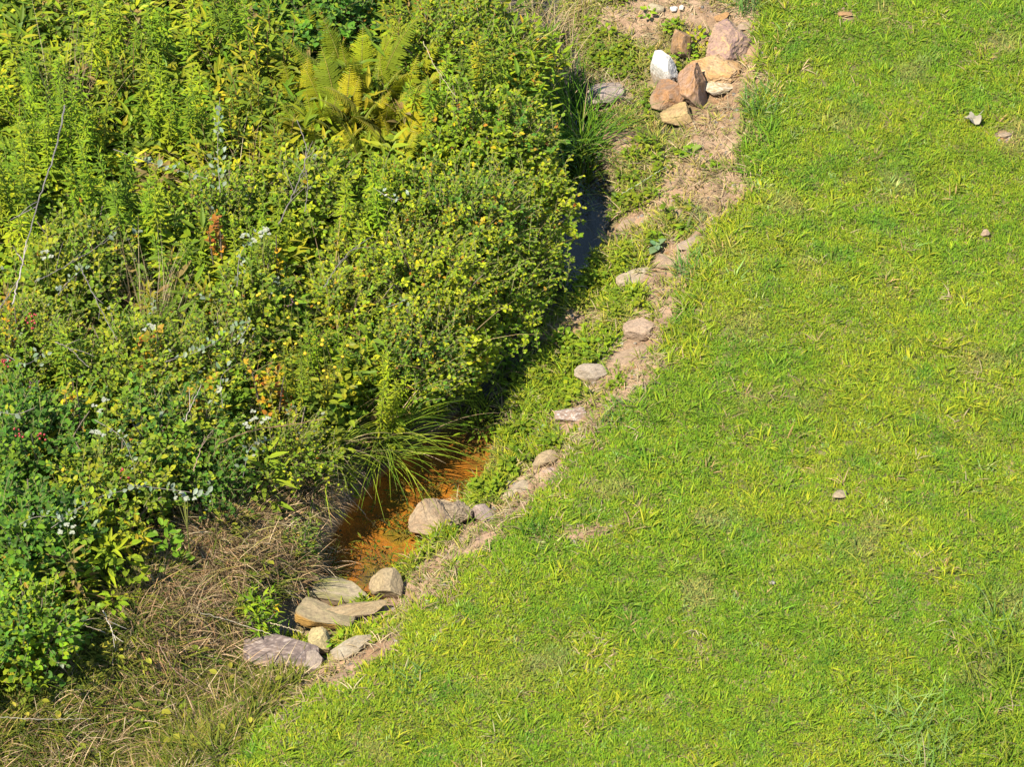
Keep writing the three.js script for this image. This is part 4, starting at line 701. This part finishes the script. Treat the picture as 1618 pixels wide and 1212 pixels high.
// bare twigs and stalks, at their height in the thicket
function twig(label, list, r0, r1, col, seed, o = {}) {
  const r = rng(seed), pts = smoothPath(list.map(([u, v, h]) => [u, v, h > .3 ? h - .07 : h]), 26), base = pts[0].clone(), loc = pts.map((p) => p.sub(base).add(V((r() - .5) * .009, (r() - .5) * .009, (r() - .5) * .009))), b = new MB(); b.tube(loc, r0 * .72, r1 * .72, mul3(col, .8), 6, .5, r);
  const t = thing(o.name ?? 'twig', label, o.category ?? 'twig', base); mesh('shaft', b.geo(), stemMat, t);
  for (let k = 0; k < (o.forks ?? 0); k++) {
    const i = 6 + Math.floor(r() * 17), d = loc[i + 1].clone().sub(loc[i]).normalize(), L = .06 + .14 * r(), q = new MB(), e = loc[i].clone().addScaledVector(d.add(V((r() - .5) * 1.6, .2 * r(), (r() - .5) * 1.6)).normalize(), L);
    q.tube(arc(loc[i], e, (r() - .3) * .03, 4), r1 * .8, r1 * .4, mul3(col, .8), 4, .4, r); mesh('side_twig', q.geo(), stemMat, t);
  }
}
[ ['long dark bare stick slanting down near the left edge', [[103, 165, 1.1], [84, 250, 1.1], [60, 320, 1.05], [38, 400, 1.0]], .007, .004, [.15, .13, .12], { forks: 2 }],
  ['grey bare branch with forks left of the ferns', [[440, 355, .95], [466, 300, 1.05], [484, 245, 1.1], [470, 190, 1.1]], .006, .003, greyBark, { forks: 7 }],
  ['thin grey twig standing right of the forked grey branch', [[482, 335, .95], [486, 290, 1.0], [480, 250, 1.05]], .004, .002, greyBark, { forks: 2 }],
  ['pale upright stick at the left edge', [[20, 480, 1.0], [30, 440, 1.02], [42, 380, 1.05]], .007, .004, [.34, .29, .25], { forks: 2 }],
  ['long grey twig crossing the bushes at upper left', [[55, 445, 1.0], [105, 420, 1.02], [182, 372, 1.0]], .0045, .002, greyBark, { forks: 4 }],
  ['short grey twig at the left edge meeting the pale stick', [[-10, 500, 1.0], [12, 470, 1.0], [30, 440, 1.0]], .006, .003, greyBark, { forks: 1 }],
  ['thin dark twig hanging below the crossing grey twig', [[128, 425, .95], [150, 470, .92], [183, 535, .9]], .005, .003, [.13, .11, .10], { forks: 2 }],
  ['grey twig in the lower left bushes', [[88, 540, .95], [110, 552, .95], [140, 580, .92]], .0045, .003, greyBark, { forks: 2 }],
  ['long brown cane lying across the bushes above the dead grass', [[345, 700, .68], [400, 680, .66], [450, 672, .62], [512, 662, .6]], .0055, .003, [.27, .15, .07], { forks: 3 }],
  ['pale twig below the orange-leaved sapling', [[292, 665, .85], [303, 640, .88], [318, 608, .88]], .004, .0025, [.36, .30, .24], { forks: 1 }],
  ['grey arching twig above the yellow button flowers', [[512, 455, .95], [530, 425, 1.0], [556, 395, 1.02], [590, 372, 1.0]], .005, .0025, greyBark, { forks: 2 }],
  ['straw stalk leaning through the light green shrub at the top', [[668, 65, 1.0], [690, 110, 1.0], [720, 152, .98]], .0035, .002, [.36, .30, .16], { forks: 2 }],
  ['brown twig rising from the shaded hollow', [[306, 745, .7], [316, 712, .74], [324, 690, .76]], .0045, .0025, [.28, .19, .12], { forks: 1 }],
  ['long straw stalk pointing from the dead grass to the purple slab', [[318, 968, .25], [372, 984, .22], [440, 1006, .16]], .004, .0025, [.36, .30, .20], {}],
  ['second straw stalk below the leafy plant at the dam', [[428, 985, .2], [455, 992, .16], [480, 1000, .12]], .0045, .003, [.42, .34, .20], {}],
  ['reddish stalk across the middle of the brown grass', [[250, 1015, .25], [275, 1058, .2], [335, 1096, .14]], .004, .002, [.27, .17, .11], { forks: 1 }],
  ['thin pale stalk lying at the bottom left corner', [[-10, 1132, .25], [60, 1136, .25], [140, 1136, .2]], .0035, .002, [.36, .31, .22], {}],
  ['dry stalk rising at the lower end of the left bushes', [[75, 975, .45], [120, 985, .42], [165, 998, .36]], .0035, .002, [.36, .28, .2], { forks: 2 }],
  ['short forked dead twig in the brown grass', [[162, 965, .4], [172, 985, .36], [184, 1012, .3]], .005, .003, [.42, .36, .29], { forks: 3 }],
  ['pale straight stalk lying on the slope above the blue water', [[982, 306, .06], [1020, 284, .08], [1058, 260, .05]], .004, .0025, [.30, .34, .20], {}],
  ['bent brown root drooping from the bank left of the pool', [[512, 735, .3], [545, 765, .2], [540, 820, .12]], .005, .003, [.26, .19, .13], { forks: 2 }],
  ['thin pale root hanging over the dark hollow by the pool', [[535, 770, .25], [565, 800, .12], [595, 835, .02]], .003, .002, [.36, .29, .2], {}],
  ['dark root fibres over the pool boulder', [[690, 790, .14], [702, 806, .16], [708, 826, .12]], .006, .003, [.10, .07, .05], { forks: 5 }],
  ['pale dead stick under the shrub beside the dark gap', [[898, 428, .1], [915, 424, .1], [930, 420, .08]], .004, .003, [.42, .36, .30], {}],
  ['brown tilted stick in the dry grass at the bottom left', [[205, 1118, .2], [222, 1122, .2], [246, 1125, .15]], .006, .004, [.30, .17, .05], {}],
].forEach(([l, p, a, b, c, o], k) => twig(l, p, a, b, c, 740 + k, o));
// broad-leaved weeds: each leaf a part
function rosette(label, u, v, n, size, cols, seed, o = {}) {
  const r = rng(seed), base = at(u, v, 0), t = thing('broad_leaved_weed', label, 'weed', base);
  for (let k = 0; k < n; k++) { const a = k * 2.4 + r() * .5, q = mesh('leaf', tplGeo(pick(o.tpl ?? T.ovate, r)), toneMat(palette(cols, r)), t), y = (o.h ?? .04) * r(), R = (o.R ?? 0) * Math.sqrt(r()); q.applyMatrix4(frame(V(Math.cos(a) * R, .01 + y, Math.sin(a) * R), V(Math.cos(a), .25 + .8 * r() * (k / n), Math.sin(a)), V(0, 1, 0), mix(size[0], size[1], r()) * (.6 + .7 * r()))); }
}
const weedCols = [[.16, .27, .008], [.21, .29, .010], [.12, .22, .010]];
[ ['bright broad-leaved weed on the bank beside the grey-green tuft', 1082, 366, 13, [.07, .12], weedCols, { tpl: T.lance }], ['single bright two-leaved weed on the bare dirt below the ring', 1092, 244, 6, [.06, .09], weedCols, {}], ['bluish pale-leaved weed between the bank rocks and the blue water', 1036, 396, 8, [.05, .08], [[.17, .26, .12], [.14, .22, .08]], {}], ['yellow-green leaf cluster inside the stone ring', 1100, 76, 46, [.025, .045], [[.24, .27, .008], [.17, .24, .008], [.31, .29, .01]], { R: .1, h: .1 }], ['low leafy clump between the white stone and the cracked boulder', 1083, 98, 40, [.022, .04], weedCols, { R: .085, h: .08 }], ['leaf clump on dirt above the stone ring', 1062, 50, 16, [.03, .05], weedCols, { R: .04, h: .05 }], ['small leaf clump at the top edge between dirt and pale stone', 1022, 26, 14, [.03, .05], weedCols, { R: .04, h: .04 }], ['green weed at the foot of the grey rock on the bank', 940, 555, 18, [.03, .06], weedCols, { R: .07, h: .05 }], ['weed with pointed leaves at the upper rim of the orange pool', 762, 690, 34, [.05, .09], [[.20, .27, .008], [.15, .23, .008]], { R: .1, h: .12, tpl: T.lance }], ['green weed beside the purple slab and yellowish stone', 395, 1085, 26, [.03, .06], [[.19, .22, .010], [.14, .19, .012]], { R: .08, h: .08, tpl: T.lance }], ['leafy weed in the gap between orange block and pale stone', 530, 1022, 20, [.02, .04], weedCols, { R: .05, h: .06 }], ['pale round-leaved weed on the bank above the yellow tan rock', 858, 690, 8, [.03, .05], [[.20, .28, .13]], { R: .03 }], ['tall green weed stem standing in the strip below the blue water', 975, 425, 22, [.03, .06], [[.22, .27, .01]], { R: .03, h: .22, tpl: T.narrow }],
].forEach(([l, u, v, n, s, c, o], k) => rosette(l, u, v, n, s, c, 790 + k, o));
{ // the curled dead leaf on the lawn
  const N = 28, M = 7, p = [], c = [], i = [], r = rng(820);
  for (let m = 0; m <= M; m++) for (let k = 0; k <= N; k++) { const a = k / N * TAU, lobe = 1 + .28 * Math.cos(5 * a + .6) + .12 * Math.cos(9 * a), q = m / M * .058 * lobe, x = Math.cos(a) * q, z = Math.sin(a) * q * .8; p.push(x, .022 + 10 * x * x + .022 * Math.sin(a * 3) * (m / M) + 3 * z * Math.abs(z), z); const s = .85 + .25 * fb3(x * 60, z * 60, 3) + .1 * Math.cos(5 * a); c.push(.30 * s, .265 * s, .20 * s); }
  for (let m = 0; m < M; m++) for (let k = 0; k < N; k++) { const a = m * (N + 1) + k; i.push(a, a + 1, a + N + 1, a + 1, a + N + 2, a + N + 1); }
  const g = new THREE.BufferGeometry(); g.setAttribute('position', new THREE.Float32BufferAttribute(p, 3)); g.setAttribute('color', new THREE.Float32BufferAttribute(c, 3)); g.setIndex(i); g.computeVertexNormals();
  const pos = at(1537, 192, .03), t = thing('dead_leaf', 'curled grey-brown dead leaf lying on the upper right lawn', 'dead leaf', pos); mesh('leaf_blade', g, dryMat, t);
  const b = new MB(); b.tube(arc(V(0, .022, 0), V(-.055, .03, -.03), .015, 5), .002, .0015, [.24, .2, .13], 4, .1, r); mesh('stalk', b.geo(), stemMat, t); t.rotation.y = .4;
}

// ------------------------------------------------------------------ picture
const renderer = new THREE.WebGLRenderer({ antialias: true });
renderer.setSize(1024, 768);
renderer.shadowMap.enabled = true;
renderer.toneMapping = THREE.LinearToneMapping;
renderer.toneMappingExposure = EXPOSURE;
renderer.render(scene, camera);
